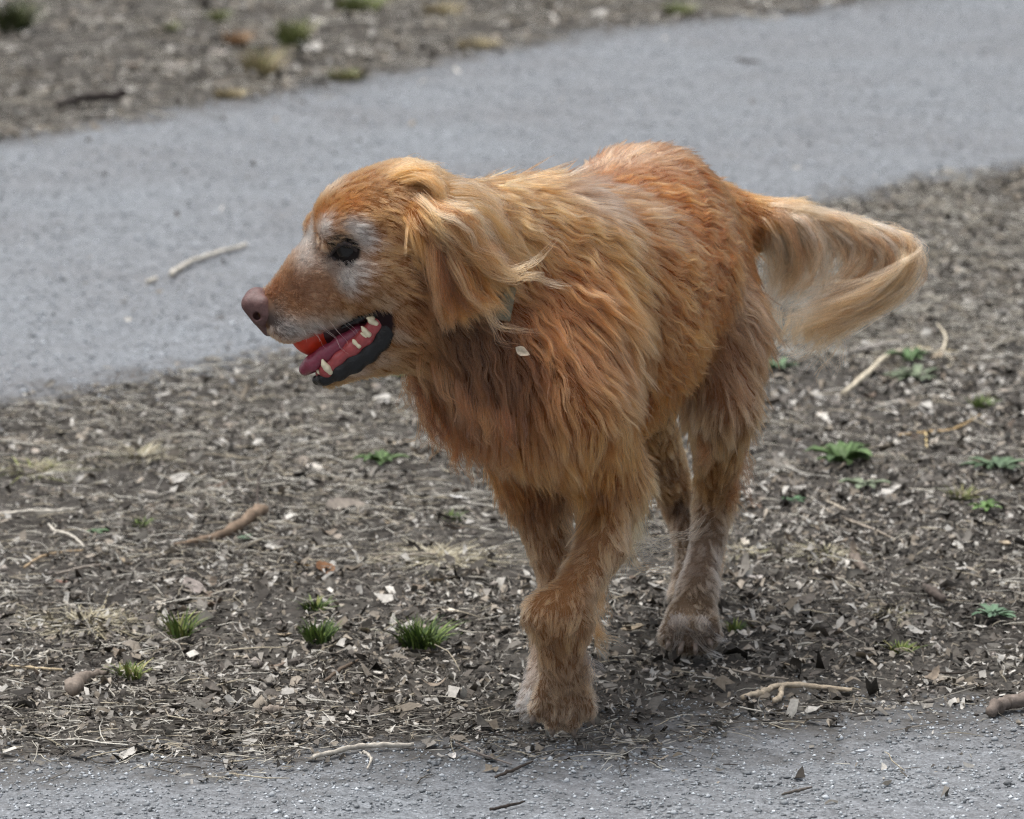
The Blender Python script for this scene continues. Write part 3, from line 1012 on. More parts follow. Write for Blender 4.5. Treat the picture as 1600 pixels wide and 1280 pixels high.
def lock(name, path, n, spread, col, clump=.8, jitter=.004, lens=(.7, 1.0), k=14, var=.12):
    """one lock of hair along points given as (px, py, depth)"""
    ctrl = np.array([P(*q) for q in path])[None]
    ctrl = np.repeat(ctrl, n, 0)
    m = ctrl.shape[1]
    t = np.linspace(0, 1, m)[None, :, None]
    off = rng.normal(0, 1, (n, 1, 3)) * spread * np.array([1, .7, 1])
    ctrl = ctrl + off * (1 - clump * t) + rng.normal(0, 1, (n, m, 3)) * jitter * t * .5
    c = smooth_curve(ctrl, k)
    tt = np.linspace(0, 1, k)                                      # each lock waves a little, its hairs together
    ln = np.linalg.norm(ctrl[0, -1] - ctrl[0, 0])
    c = c + (np.sin(tt * ln / .030 * 2 * np.pi + rng.uniform(0, 6.28)) * tt * min(.0042, ln * .07))[None, :, None] * unit(rng.normal(size=3) * np.array([1, .5, 1]))
    lf = rng.uniform(*lens, n)[:, None]
    idx = np.linspace(0, 1, k)[None] * lf * (k - 1)
    i0 = np.minimum(idx.astype(int), k - 2); fr = (idx - i0)[..., None]; r = np.arange(n)[:, None]
    c = c[r, i0] * (1 - fr) + c[r, i0 + 1] * fr
    cols = np.array(col)[None] * np.clip(1 + rng.normal(0, var, (n, 1)), .5, 1.6) * (1 + rng.normal(0, .08))
    LOCKS.setdefault(name, []).append((c, cols))


def flush(name, parent, r=.00021):
    c = np.concatenate([a for a, _ in LOCKS[name]]); q = np.concatenate([b for _, b in LOCKS[name]])
    add_hair(name, c, r, r * .3, q, parent)


def family(name, rows, us, n, spread, cols, clump=.75, jitter=.005, wob=6, **kw):
    """locks interpolated between key locks; rows = [(u, path), ...]"""
    ku = [r_[0] for r_ in rows]
    kp = np.array([r_[1] for r_ in rows], float)
    for u in us:
        p = np.stack([[np.interp(u, ku, kp[:, i, j]) for j in range(3)] for i in range(kp.shape[1])])
        g_ = np.linspace(.25, 1, len(p))[:, None]
        p[:, :2] += rng.normal(0, wob, (1, 2)) * g_ + rng.normal(0, wob * .5, (len(p), 2)) * g_
        p[:, 2] += rng.normal(0, .006)
        c = np.array(cols[rng.integers(0, len(cols))])
        lock(name, [tuple(q) for q in p], n, spread, c, clump, jitter, **kw)


def hang(name, edge, n, length, drift, cols, hairs=14, spread=.004, wob=8, depth=0.0):
    """pointed wet locks hanging along a line of the coat: edge = [(px, py, depth), ...]"""
    e = np.array(edge, float); s = np.linspace(0, 1, len(e))
    for _ in range(n):
        u = rng.random()
        b = np.array([np.interp(u, s, e[:, j]) for j in range(3)])
        l_ = length * rng.uniform(.6, 1.25); dx = drift + rng.normal(0, wob)
        c1 = rng.normal(0, 5)
        pts = [(b[0] - dx * .2, b[1] - l_ * .25, b[2] + .012), (b[0] + dx * .15 + c1, b[1] + l_ * .3, b[2]),
               (b[0] + dx * .6 - c1 * .5, b[1] + l_ * .7, b[2]), (b[0] + dx * 1.1 + c1, b[1] + l_, b[2])]
        lock(name, pts, hairs, spread, cols[rng.integers(0, len(cols))], .9, .003, (.75, 1.0))


# tail plume: hair leaves the dock, arcs over and streams back under it
TB = .335
family('tail_feathering', [
    (0.0, [(1165, 335, TB), (1195, 345, TB - .02), (1218, 385, TB - .03), (1222, 430, TB - .03), (1205, 468, TB - .02)]),
    (0.35, [(1235, 342, TB), (1275, 352, TB - .02), (1298, 395, TB - .03), (1285, 440, TB - .03), (1232, 478, TB - .02)]),
    (0.7, [(1290, 352, TB), (1350, 362, TB - .02), (1388, 398, TB - .03), (1350, 440, TB - .03), (1240, 488, TB - .02)]),
    (1.0, [(1340, 366, TB), (1395, 374, TB - .01), (1428, 402, TB - .02), (1390, 448, TB - .03), (1255, 492, TB - .02)]),
], rng.uniform(0, 1, 130), 22, .0028, [lin(184, 138, 104), lin(166, 118, 82), lin(128, 84, 56), lin(198, 160, 128)], wob=14, var=.28, lens=(.5, 1.0))
family('tail_feathering', [
    (0.0, [(1350, 372, TB), (1405, 376, TB - .01), (1424, 400, TB - .02), (1385, 445, TB - .04), (1290, 480, TB - .04), (1205, 508, TB - .03)]),
    (0.5, [(1360, 378, TB), (1408, 388, TB - .01), (1415, 425, TB - .03), (1370, 468, TB - .04), (1290, 505, TB - .04), (1215, 528, TB - .03)]),
    (1.0, [(1365, 384, TB), (1402, 402, TB - .01), (1398, 445, TB - .03), (1340, 492, TB - .04), (1290, 525, TB - .04), (1285, 565, TB - .03)]),
], rng.uniform(0, 1, 95), 24, .0034, [lin(186, 138, 98), lin(168, 116, 74), lin(196, 150, 112), lin(146, 96, 58)], wob=17, var=.28, lens=(.5, 1.0))
family('tail_feathering', [
    (0.0, [(1170, 322, TB), (1230, 325, TB - .01), (1300, 338, TB - .01), (1360, 352, TB - .01)]),
    (1.0, [(1260, 345, TB), (1330, 350, TB - .01), (1390, 366, TB - .01), (1430, 385, TB - .01)]),
], rng.uniform(0, 1, 40), 26, .004, [lin(194, 152, 116), lin(178, 132, 94)], wob=5)
for q in ([(1300, 342, TB), (1345, 350, TB), (1400, 362, TB), (1442, 372, TB)], [(1350, 362, TB), (1400, 372, TB), (1440, 382, TB)],
          [(1240, 330, TB), (1290, 335, TB), (1330, 332, TB)], [(1300, 520, TB - .04), (1315, 545, TB - .04), (1312, 585, TB - .04)],
          [(1270, 520, TB - .04), (1285, 555, TB - .04), (1300, 580, TB - .04)]):
    lock('tail_feathering', q, 16, .004, lin(196, 150, 110), .7, .008)
hang('tail_feathering', [(1205, 490, TB - .03), (1250, 508, TB - .04), (1300, 500, TB - .04), (1345, 470, TB - .04)], 40, 44, -14, [lin(186, 138, 98), lin(168, 116, 74), lin(196, 150, 112)], 9, .003, 16)
family('tail_feathering', [
    (0.0, [(1150, 325, TB), (1180, 345, TB - .01), (1196, 390, TB - .02), (1200, 440, TB - .02), (1196, 480, TB - .02)]),
    (1.0, [(1195, 335, TB), (1228, 348, TB - .01), (1248, 390, TB - .02), (1244, 440, TB - .02), (1218, 474, TB - .02)]),
], rng.uniform(0, 1, 46), 20, .004, [lin(184, 138, 104), lin(166, 118, 82), lin(198, 160, 128)], wob=9, var=.25)
flush('tail_feathering', body)

# ear feathering
EY = H - .085
BL = [lin(178, 122, 76), lin(150, 93, 53), lin(198, 148, 102), lin(118, 70, 40)]
family('ear_feathering', [
    (0.0, [(648, 318, H - .05), (664, 345, EY + .01), (678, 385, EY), (700, 410, EY), (735, 420, EY)]),
    (0.5, [(655, 312, H - .05), (690, 338, EY + .01), (722, 352, EY), (748, 390, EY), (785, 425, EY + .01)]),
    (1.0, [(662, 310, H - .04), (700, 326, EY + .015), (735, 336, EY + .01), (762, 378, EY + .01), (800, 418, EY + .02)]),
], rng.uniform(0, 1, 50), 22, .003, BL, wob=12, clump=.75, var=.25)
family('ear_feathering', [
    (0.0, [(672, 385, EY + .012), (680, 430, EY + .006), (688, 470, EY + .004), (694, 512, EY + .006)]),
    (0.5, [(690, 400, EY + .012), (708, 440, EY + .004), (722, 475, EY + .004), (738, 498, EY + .006)]),
    (1.0, [(705, 400, EY + .012), (728, 440, EY + .004), (752, 470, EY + .004), (786, 484, EY + .012)]),
], rng.uniform(0, 1, 46), 36, .0045, [C_GOLD, C_RUST, lin(150, 92, 54), lin(176, 118, 72), lin(96, 58, 36)], wob=8, clump=.75, var=.25)
for q, n_ in (([(720, 335, EY + .01), (742, 360, EY), (772, 402, EY), (800, 420, EY), (832, 412, EY + .005), (866, 380, EY + .01)], 26),
              ([(720, 335, EY + .01), (745, 368, EY), (778, 410, EY), (812, 424, EY), (842, 404, EY + .005), (868, 376, EY + .01)], 12),
              ([(735, 350, EY), (765, 400, EY), (800, 430, EY), (835, 434, EY), (868, 445, EY + .005), (900, 446, EY + .01)], 22),
              ([(730, 390, EY), (760, 425, EY), (800, 440, EY), (830, 428, EY), (848, 432, EY), (872, 442, EY)], 18),
              ([(728, 430, EY), (742, 465, EY), (765, 480, EY), (790, 486, EY + .01)], 30),
              ([(760, 480, EY), (775, 505, EY), (800, 515, EY), (838, 518, EY + .01)], 18),
              ([(762, 488, EY), (770, 515, EY), (785, 535, EY), (806, 541, EY + .01)], 7)):
    lock('ear_feathering', q, n_, .003, BL[0], .75, .005, (.75, 1.0), var=.12)
# crest at the back of the skull and the mane behind it
family('ear_feathering', [
    (0.0, [(600, 278, H - .02), (630, 262, H - .02), (655, 256, H - .02), (680, 262, H - .02)]),
    (1.0, [(640, 285, H - .04), (670, 282, H - .05), (692, 300, H - .06), (700, 325, H - .065)]),
], rng.uniform(0, 1, 40), 24, .004, [lin(176, 120, 76), C_TAN, C_GOLD], wob=5, clump=.55)
family('ear_feathering', [
    (0.0, [(690, 292, H), (725, 290, H + .01), (752, 300, H + .01), (770, 330, H + .0)]),
    (1.0, [(715, 330, H - .045), (755, 335, H - .04), (790, 365, H - .035), (810, 405, H - .03)]),
], rng.uniform(0, 1, 46), 26, .005, [C_TAN, C_GOLD, lin(184, 130, 88)], wob=8, clump=.6)
flush('ear_feathering', body)

# wet points under the throat and along the breast, the elbow plume, hock and paw feathering
WET = [lin(118, 68, 38), lin(94, 56, 34), lin(134, 80, 44), lin(78, 48, 32)]
hang('breast_feathering', [(632, 545, -.30), (650, 585, -.29), (672, 640, -.28), (700, 670, -.28), (735, 690, -.28)], 80, 66, 10, WET, 8, .0028, 14)
hang('breast_feathering', [(725, 675, -.28), (780, 700, -.28), (830, 690, -.27), (880, 680, -.29)], 46, 46, 6, WET + [lin(146, 88, 48)])
hang('breast_feathering', [(650, 560, -.34), (700, 600, -.345), (760, 650, -.35), (820, 660, -.345)], 26, 60, 14, WET + [lin(146, 88, 48)])
hang('breast_feathering', [(965, 665, -.06), (1000, 615, .04), (1045, 570, .10), (1080, 550, .12)], 60, 42, -6, WET + [lin(146, 88, 48)])
family('breast_feathering', [
    (0.0, [(968, 735, -.16), (985, 780, -.15), (1000, 810, -.14), (1015, 840, -.13)]),
    (1.0, [(950, 780, -.18), (965, 830, -.18), (968, 870, -.18), (958, 915, -.18)]),
], rng.uniform(0, 1, 36), 16, .005, [lin(196, 150, 104), lin(176, 122, 74), lin(210, 170, 126)], wob=8, clump=.7)
for q, c_ in (([(985, 800, -.15), (992, 835, -.14), (1020, 852, -.13), (1062, 860, -.12)], lin(214, 178, 138)), ([(985, 810, -.15), (1000, 848, -.14), (1035, 848, -.13), (1075, 836, -.12), (1110, 805, -.1)], lin(206, 170, 130)),
              ([(980, 830, -.15), (990, 880, -.14), (1020, 890, -.13), (1055, 880, -.12)], lin(170, 122, 82)), ([(975, 830, -.16), (985, 862, -.15), (1010, 860, -.14), (1050, 850, -.13)], lin(220, 186, 146))):
    lock('breast_feathering', q, 22, .0045, c_, .5, .008)
flush('breast_feathering', body)

hang('leg_feathering', [(1095, 640, .10), (1105, 690, .10), (1100, 660, .11)], 16, 60, -8, WET)
hang('leg_feathering', [(1168, 520, .2), (1162, 620, .19), (1152, 700, .19), (1140, 760, .22)], 46, 48, 10, WET + [lin(146, 92, 54)], wob=12)
hang('leg_feathering', [(1130, 760, .24), (1122, 840, .22), (1116, 890, .2)], 24, 40, 6, [lin(160, 104, 62), lin(140, 96, 62)], 10)
for q in ([(1165, 640, .2), (1180, 665, .2), (1186, 690, .2)], [(1160, 690, .2), (1172, 730, .2), (1184, 772, .2)], [(1155, 700, .2), (1165, 745, .2), (1168, 785, .2)],
          [(1150, 720, .2), (1150, 760, .2), (1140, 790, .2)], [(1180, 560, .2), (1196, 590, .2), (1192, 605, .2)]):
    lock('leg_feathering', q, 14, .004, lin(96, 62, 42), .75, .006)
hang('leg_feathering', [(930, 860, -.2), (938, 930, -.24), (930, 990, -.26)], 34, 44, 8, [lin(156, 106, 66), lin(136, 88, 54), lin(170, 120, 80)], 10, .003, 12)
hang('leg_feathering', [(906, 1010, -.285), (918, 1045, -.285), (915, 1070, -.28)], 22, 38, 8, [lin(86, 72, 62), lin(120, 96, 76), lin(170, 130, 96)], 12, .003)
for q in ([(920, 1040, -.25), (930, 1052, -.25), (945, 1055, -.25)], [(915, 1030, -.25), (935, 1040, -.25), (948, 1050, -.25)]):
    lock('leg_feathering', q, 18, .0025, lin(80, 74, 70), .7, .004)
hang('leg_feathering', [(852, 1050, -.282), (880, 1062, -.284), (908, 1058, -.282)], 12, 30, 6, [lin(176, 138, 106), lin(150, 108, 76), lin(120, 86, 62), lin(86, 66, 54)], 14, .003)
hang('leg_feathering', [(820, 1082, -.197), (838, 1094, -.198), (850, 1096, -.198)], 22, 28, -10, [lin(222, 212, 200), lin(196, 180, 164)], 12, .0025)
hang('leg_feathering', [(1048, 968, .10), (1075, 970, .098), (1105, 970, .10)], 16, 24, 6, [lin(110, 98, 88), lin(190, 168, 144), lin(84, 76, 70)], 12, .0025)
for q in ([(1085, 992, .1), (1100, 1012, .095), (1118, 1022, .09), (1135, 1024, .09)], [(1105, 985, .105), (1122, 1000, .1), (1140, 1000, .1)], [(1062, 985, .1), (1058, 1008, .095), (1050, 1020, .095)]):
    lock('leg_feathering', q, 16, .003, lin(206, 190, 170), .6, .004)
flush('leg_feathering', body)
# ------------------------------------------------------------------ face: nose, eye, lips, gums, tongue, teeth
class Cut: pass


def blob(a, b, k=.004):
    c = Cone()
    c.a, c.b = P(*a[:3]), P(*b[:3]); c.ra, c.rb = a[3], b[3]; c.k = k
    return c


def melt(name, cones, step, mat, parent, cut=(), squash=None):
    lo_ = np.min([np.minimum(c.a - c.ra, c.b - c.rb) for c in cones], 0) - .004
    hi_ = np.max([np.maximum(c.a + c.ra, c.b + c.rb) for c in cones], 0) + .004
    f = Field(cones, lo_, hi_, step, cut)
    v, q = f.surface()
    return put(name, new_mesh(name, v - dog_off, q), mat, parent)


nose_mat = simple_mat('nose_leather', lin(92, 64, 60), 0.5, var=.2, nscale=500, bump=.35, spec=.5)
eye_mat = simple_mat('eye_dark', lin(10, 6, 5), 0.02, var=.3, nscale=90, spec=.42)
lid_mat = simple_mat('lid', lin(40, 29, 26), 0.5, var=.15, nscale=300, spec=.4)
lip_mat = simple_mat('lip', lin(8, 8, 9), 0.24, var=.3, nscale=420, bump=.5, spec=.45)
gum_mat = simple_mat('gum', lin(158, 70, 70), 0.25, var=.12, nscale=250, bump=.15, spec=.5, sss=.25)
tongue_mat = simple_mat('tongue', lin(128, 52, 70), 0.27, var=.1, nscale=420, bump=.3, spec=.5, sss=.25)
tooth_mat = simple_mat('tooth', lin(222, 210, 178), 0.3, var=.06, nscale=160, spec=.5)
cavity_mat = simple_mat('mouth_lining', lin(60, 26, 28), 0.4, var=.15, nscale=200)

nc = [blob((402, 470, H, .0140), (414, 488, H, .0135)), blob((393, 475, H - .008, .0105), (408, 496, H - .009, .0098)), blob((393, 475, H + .008, .0105), (408, 496, H + .009, .0098)),
      blob((410, 476, H - .012, .0095), (416, 490, H - .014, .0085)), blob((410, 476, H + .012, .0095), (416, 490, H + .014, .0085)),
      blob((412, 505, H, .0075), (420, 515, H, .007))]
nose = melt('nose', nc, .0009, nose_mat, dog, cut=[blob((398, 494, H - .022, .0040), (404, 494, H - .012, .004), .002), blob((414, 500, H - .026, .0022), (402, 496, H - .021, .0034), .002),
                                                 blob((398, 496, H + .019, .0036), (404, 494, H + .012, .004), .002)])


def sphere_mesh(name, r, sx=1, sy=1, sz=1, seg=24, ring=14):
    bm = bmesh.new(); bmesh.ops.create_uvsphere(bm, u_segments=seg, v_segments=ring, radius=r)
    for v in bm.verts: v.co = Vector((v.co.x * sx, v.co.y * sy, v.co.z * sz))
    me = bpy.data.meshes.new(name); bm.to_mesh(me); bm.free()
    me.polygons.foreach_set('use_smooth', np.ones(len(me.polygons), bool))
    return me


nrm_eye = BODY.grad(EYE[None])[0]
for side in (-1, 1):
    c = EYE - nrm_eye * .0130
    eye_me = sphere_mesh('eye', 0.0165, seg=40, ring=26)

    def onball(px, py, out=.0006):
        """where the line of sight meets the eyeball (or passes it closest)"""
        d = unit(ray(px, py)); o_ = np.array([0, -CAM_D, CAM_H]) - c
        bq = o_ @ d; q = o_ - bq * d; rr = 0.0165 + out
        t = -bq - math.sqrt(max(rr * rr - q @ q, 0))
        return np.array([0, -CAM_D, CAM_H]) + d * t

    lids = []
    for pts, r_ in (([(516, 399), (522, 390), (530, 383), (539, 380), (549, 384), (558, 392), (567, 402)], .0020), ([(516, 399), (524, 405), (534, 409), (545, 409), (556, 406), (567, 402)], .0017)):
        w_ = [onball(*q) for q in pts]; cs = []
        for p0, p1 in zip(w_, w_[1:]):
            k_ = blob((0, 0, 0, r_), (0, 0, 0, r_), .002); k_.a, k_.b = p0.copy(), p1.copy()
            if side == 1: k_.a[1] = 2 * H - k_.a[1]; k_.b[1] = 2 * H - k_.b[1]
            cs.append(k_)
        lids.append(cs)
    if side == 1: c[1] = 2 * H - c[1]
    eye_me.transform(__import__('mathutils').Matrix.Translation(c - dog_off))
    eye = put('eye', eye_me, eye_mat, dog)
    for cs in lids: melt('eyelid', cs, .0008, lid_mat, eye)

# mouth: lining, lips, gum, tongue, teeth
melt('mouth_lining', [blob((592, 500, H, .020), (520, 516, H, .014), .01), blob((598, 512, H, .022), (540, 556, H, .012), .01), blob((520, 516, H, .014), (470, 520, H, .010), .01)], .002, cavity_mat, dog)
NY = H - .030


def chain(pts, k=.006):
    return [blob(a, b, k) for a, b in zip(pts, pts[1:])]


for side in (-1, 1):
    m = lambda y: H + (H - y) * (-1 if side == -1 else 1) if False else (H + (y if side == 1 else -y))
    lip = [(535, 512, m(.029), 0.0022), (560, 499, m(.035), 0.0029), (586, 488, m(.041), 0.0038), (604, 490, m(.044), 0.0049), (612, 503, m(.044), 0.0058), (609, 518, m(.043), 0.0064), (598, 535, m(.040), 0.0067), (578, 554, m(.036), 0.0069), (555, 570, m(.031), 0.0069), (530, 583, m(.025), 0.0064), (508, 591, m(.018), 0.0060), (496, 594, m(.006), 0.0054)]
    lip2 = [(600, 500, m(.038), 0.0039), (598, 518, m(.038), 0.0052), (580, 540, m(.034), 0.0059), (556, 558, m(.030), 0.0059), (528, 574, m(.024), 0.0052)]
    melt('lower_lip', chain(lip, .008) + chain(lip2, .008), .0014, lip_mat, dog)
    gum = [(598, 492, m(.037), .0058), (589, 507, m(.038), .0080), (573, 526, m(.037), .0084), (553, 543, m(.033), .0078), (530, 560, m(.027), .0066), (513, 576, m(.022), .0084), (503, 582, m(.013), .0068)]
    gum_o = melt('gum', chain(gum), .0013, gum_mat, dog)
    for pts in ([(588, 506, m(0.045), 0.0042), (577, 500, m(0.046), 0.0035), (572, 494, m(0.046), 0.0013)], [(582, 498, m(0.045), 0.0039), (572, 497, m(0.046), 0.0015)],
                [(576, 523, m(0.046), 0.0042), (567, 514, m(0.046), 0.0025), (562, 507, m(0.046), 0.0008)], [(572, 526, m(0.045), 0.0030), (562, 519, m(0.046), 0.0010)],
                [(561, 541, m(0.042), 0.0035), (552, 533, m(0.041), 0.0020), (549, 528, m(0.041), 0.0008)],
                [(516, 581, m(0.029), 0.0047), (509, 573, m(0.033), 0.0042), (503, 566, m(0.034), 0.0029), (500, 557, m(0.034), 0.0008)],
                [(504, 585, m(0.021), 0.0030), (496, 579, m(0.022), 0.0022), (492, 575, m(0.022), 0.0010)]):
        b0 = np.array(pts[0]); pts = [tuple(b0 * .25 + np.array(q) * .75) if i_ else tuple(q) for i_, q in enumerate(pts)]
        pts = [(q[0], q[1], q[2], q[3] * .72) for q in pts]
        melt('tooth', chain(pts, .003), .0007, tooth_mat, gum_o)

tg = []
for w_, r_ in ((-.022, .0072), (-.008, .0082), (.008, .0082), (.018, .0066)):
    tg += chain([(585, 512, H + w_, r_ + .001), (562, 520, H + w_ * 1.1, r_ + .001), (535, 535, H + w_ * 1.15, r_), (508, 553, H + w_ * 1.1, r_), (488, 568, H + w_, r_ - .0004), (477, 577, H + w_ * .7, r_ - .0016)], .006)
tongue = melt('tongue', tg, .0013, tongue_mat, dog, cut=[blob((560, 510, H - .003, .0022), (478, 566, H - .003, .0022), .003)])

# whiskers
for q in ([(500, 505, H - .034), (520, 525, H - .05), (545, 552, H - .06)], [(512, 500, H - .034), (530, 522, H - .05), (540, 540, H - .055)], [(480, 508, H - .03), (498, 528, H - .045), (508, 545, H - .05)],
          [(465, 505, H - .03), (475, 520, H - .045), (480, 538, H - .05)], [(525, 495, H - .035), (548, 512, H - .05), (562, 532, H - .055)]):
    lock('whiskers', q, 2, .001, lin(220, 200, 180), 0, .002)
flush('whiskers', body, .00016)

# things on and in the dog
ball_mat = simple_mat('ball_rubber', lin(196, 52, 22), 0.38, var=.12, nscale=120, bump=.2, spec=.5)
bc = P(492, 516, H + .010)
ball = put('ball', sphere_mesh('ball', .0265, seg=40, ring=24), ball_mat, loc=tuple(bc))
tag(ball, 'red rubber ball held between the jaws of the dog', 'ball')

# claws on the standing paws and the raised one
claw_mat = simple_mat('claw', lin(120, 108, 98), 0.4, var=.15, nscale=200, spec=.4)
for pts in ([(1048, 998, .105, .0034), (1044, 1008, .095, .0022), (1041, 1015, .092, .0008)], [(1066, 1005, .10, .0034), (1063, 1016, .09, .0022), (1060, 1023, .088, .0008)],
            [(1086, 1006, .10, .0034), (1087, 1017, .09, .0022), (1086, 1024, .088, .0008)], [(1106, 996, .105, .0034), (1110, 1006, .095, .0022), (1113, 1013, .092, .0008)],
            [(828, 1100, -.185, .0032), (820, 1110, -.192, .0021), (814, 1116, -.194, .0008)], [(842, 1108, -.185, .0032), (836, 1118, -.192, .0021), (832, 1125, -.194, .0008)],
            [(837, 1115, -.270, .0034), (832, 1126, -.270, .0024), (831, 1134, -.27, .0009)], [(864, 1133, -.270, .0034), (863, 1144, -.270, .0024), (864, 1151, -.27, .0009)],
            [(894, 1135, -.270, .0034), (896, 1146, -.270, .0024), (898, 1153, -.27, .0009)], [(921, 1115, -.270, .0034), (925, 1126, -.270, .0024), (928, 1134, -.27, .0009)]):
    melt('claw', chain(pts, .003), .0008, claw_mat, dog)
# ================================================================== THINGS ON THE GROUND
wood_mat = simple_mat('wood', (1, 1, 1), 0.85, attr=True, var=0.2, nscale=140, bump=.6, spec=.2)
green_mat = simple_mat('green_leaf', (1, 1, 1), 0.55, attr=True, var=0.14, nscale=120, spec=.2)
dry_mat = simple_mat('dry_leaf', (1, 1, 1), 0.8, attr=True, var=0.18, nscale=180, bump=.4, spec=.25)


def gpt(px, py):
    g_ = G(px, py)
    return np.array([g_[0], g_[1], float(height(g_[0], g_[1]))])


def tube(path, radii, col, seg=7, rough=.18):
    """a knobbly tapered tube through 3-D points: vertices, faces, colours"""
    path = np.asarray(path, float)
    k = max(8, len(path) * 5)
    c = smooth_curve(path[None], k)[0]
    s = np.linspace(0, 1, len(radii)); r = np.interp(np.linspace(0, 1, k), s, radii) * (1 + rng.normal(0, rough * .4, k))
    c = c + rng.normal(0, 1, c.shape) * r[:, None] * .18
    t = unit(np.gradient(c, axis=0)); up = np.array([0, 0, 1.0])
    a = unit(np.cross(t, up) + 1e-6); b = np.cross(a, t)
    ang = np.linspace(0, 2 * np.pi, seg, endpoint=False)
    ring = (np.cos(ang)[None, :, None] * a[:, None] + np.sin(ang)[None, :, None] * b[:, None]) * r[:, None, None] * (1 + rng.normal(0, rough * .4, (k, seg, 1)))
    v = (c[:, None] + ring).reshape(-1, 3)
    f = [(i * seg + j, i * seg + (j + 1) % seg, (i + 1) * seg + (j + 1) % seg, (i + 1) * seg + j) for i in range(k - 1) for j in range(seg)]
    v = np.concatenate([v, c[:1] - t[:1] * r[0] * .3, c[-1:] + t[-1:] * r[-1] * .3])
    n = k * seg
    f += [(n, (j + 1) % seg, j) for j in range(seg)] + [(n + 1, (k - 1) * seg + j, (k - 1) * seg + (j + 1) % seg) for j in range(seg)]
    cols = np.array(col)[None] * np.clip(1 + rng.normal(0, .12, (len(v), 1)), .6, 1.4)
    return v, f, cols


def stick(label, pts, rad, col, forks=(), name='stick', cat='stick', lift=0.0, group=None):
    """pts: photo pixels on the ground, optionally with a height; forks are sub-parts"""
    rad = list(rad)
    def world(pp, rr):
        out = []
        for q, r_ in zip(pp, np.interp(np.linspace(0, 1, len(pp)), np.linspace(0, 1, len(rr)), rr)):
            g_ = gpt(q[0], q[1]); g_[2] += r_ * .75 + .0035 + lift + (q[2] if len(q) > 2 else 0)
            out.append(g_)
        return np.array(out)
    w = world(pts, rad); base = w[0].copy(); base[2] = 0
    v, f, c = tube(w, rad, col)
    o = put(name, new_mesh(name, v - base, f, True, c), wood_mat, loc=tuple(base))
    tag(o, label, cat, group)
    for fp, fr in forks:
        v, f, c = tube(world(fp, fr), fr, col)
        put('side_twig', new_mesh('side_twig', v - base, f, True, c), wood_mat, o)
    return o


PALE, GREY, BROWN, DARKW, BUFF = lin(186, 180, 168), lin(140, 134, 126), lin(122, 106, 90), lin(52, 46, 43), lin(186, 158, 112)
TW = 'twigs lying on the verge'
stick('pale bent stick lying on the gravel path in front of the dog\'s face', [(268, 434), (276, 424), (300, 411), (340, 397), (386, 384)], [.0045, .0042, .004, .0036, .003], PALE)
stick('short pale wood chip beside the bent stick on the gravel path', [(231, 443), (244, 438)], [.0035, .003], PALE, name='wood_chip', cat='wood chip')
stick('dark charred-looking stick at the far edge of the gravel path', [(92, 180), (140, 172), (197, 169)], [.006, .0075, .008], DARKW, lift=.012)
stick('pale twig lying on the front gravel left of the raised paw', [(488, 1191), (520, 1184), (560, 1174), (600, 1171), (646, 1168)], [.0026, .003, .0032, .003, .0022], PALE, [([(568, 1180), (580, 1190), (574, 1206)], [.0018, .0016, .001])])
stick('broken pale twig with orange end right of the hind paw', [(1158, 1092), (1190, 1083), (1216, 1072), (1260, 1071), (1330, 1077)], [.003, .0035, .0036, .003, .0022], lin(186, 172, 150), [([(1222, 1074), (1219, 1090), (1208, 1098)], [.0026, .003, .0026])])
stick('forked bleached stick behind the tail on the right', [(1318, 622), (1345, 600), (1372, 577), (1402, 562), (1440, 556), (1482, 560)], [.003, .0042, .004, .0036, .003, .002], lin(200, 190, 168), [([(1470, 560), (1478, 545, .01), (1464, 533, .02)], [.0024, .002, .0012]), ([(1480, 562), (1490, 575), (1468, 584)], [.002, .0018, .001])])
stick('pale straight twig behind the forked stick at right', [(1338, 558), (1370, 550), (1408, 541)], [.002, .0026, .0018], lin(170, 164, 156))
stick('thick brown stick among the litter at left centre', [(412, 812), (385, 826), (352, 840), (310, 850), (272, 856)], [.0072, .0078, .0062, .0045, .002], BROWN)
stick('thin dark twig standing up over the thick brown stick', [(404, 812), (402, 800, .012), (406, 790, .026), (424, 790, .05)], [.0012, .0013, .0012, .0008], lin(86, 78, 72))
stick('long pale twig lying at the left edge of the picture', [(-20, 813), (40, 811), (85, 807), (122, 799)], [.0022, .003, .0028, .0016], PALE)
stick('small forked pale twig near the left edge', [(76, 824), (86, 836), (108, 842), (122, 852), (132, 862)], [.0014, .002, .0022, .002, .0012], PALE, [([(88, 838), (78, 842)], [.0014, .0008])])
stick('thick grey root piece at the right edge on the gravel', [(1548, 1124), (1565, 1117), (1600, 1113), (1660, 1112)], [.006, .0075, .008, .008], lin(120, 110, 102))
stick('yellow straw stalk lying across the verge right of the dog', [(1405, 688), (1450, 684), (1490, 678), (1532, 658)], [.0014, .0018, .0016, .0008], BUFF)
stick('short upright yellow straw below the long straw stalk', [(1446, 686), (1448, 712)], [.0016, .0012], lin(206, 186, 140))
stick('thin twig running past the weeds on the right', [(1282, 806), (1320, 824), (1362, 842), (1402, 862)], [.0012, .0016, .0014, .0008], lin(160, 150, 136))
stick('small dark twig on the front gravel below the raised paw', [(774, 1216), (800, 1206), (832, 1192)], [.0014, .0018, .001], lin(74, 66, 60))
stick('thin grey twig on the front gravel left of the paw', [(712, 1160), (745, 1178), (800, 1196)], [.001, .0014, .0008], lin(120, 112, 106))
stick('dark twig at the bottom edge of the front gravel', [(766, 1265), (790, 1260), (820, 1252)], [.0014, .0018, .001], lin(64, 58, 54))
stick('light straw stalk flat on the litter at the left bottom', [(14, 1042), (60, 1044), (104, 1046)], [.0016, .0018, .0012], lin(186, 170, 140))
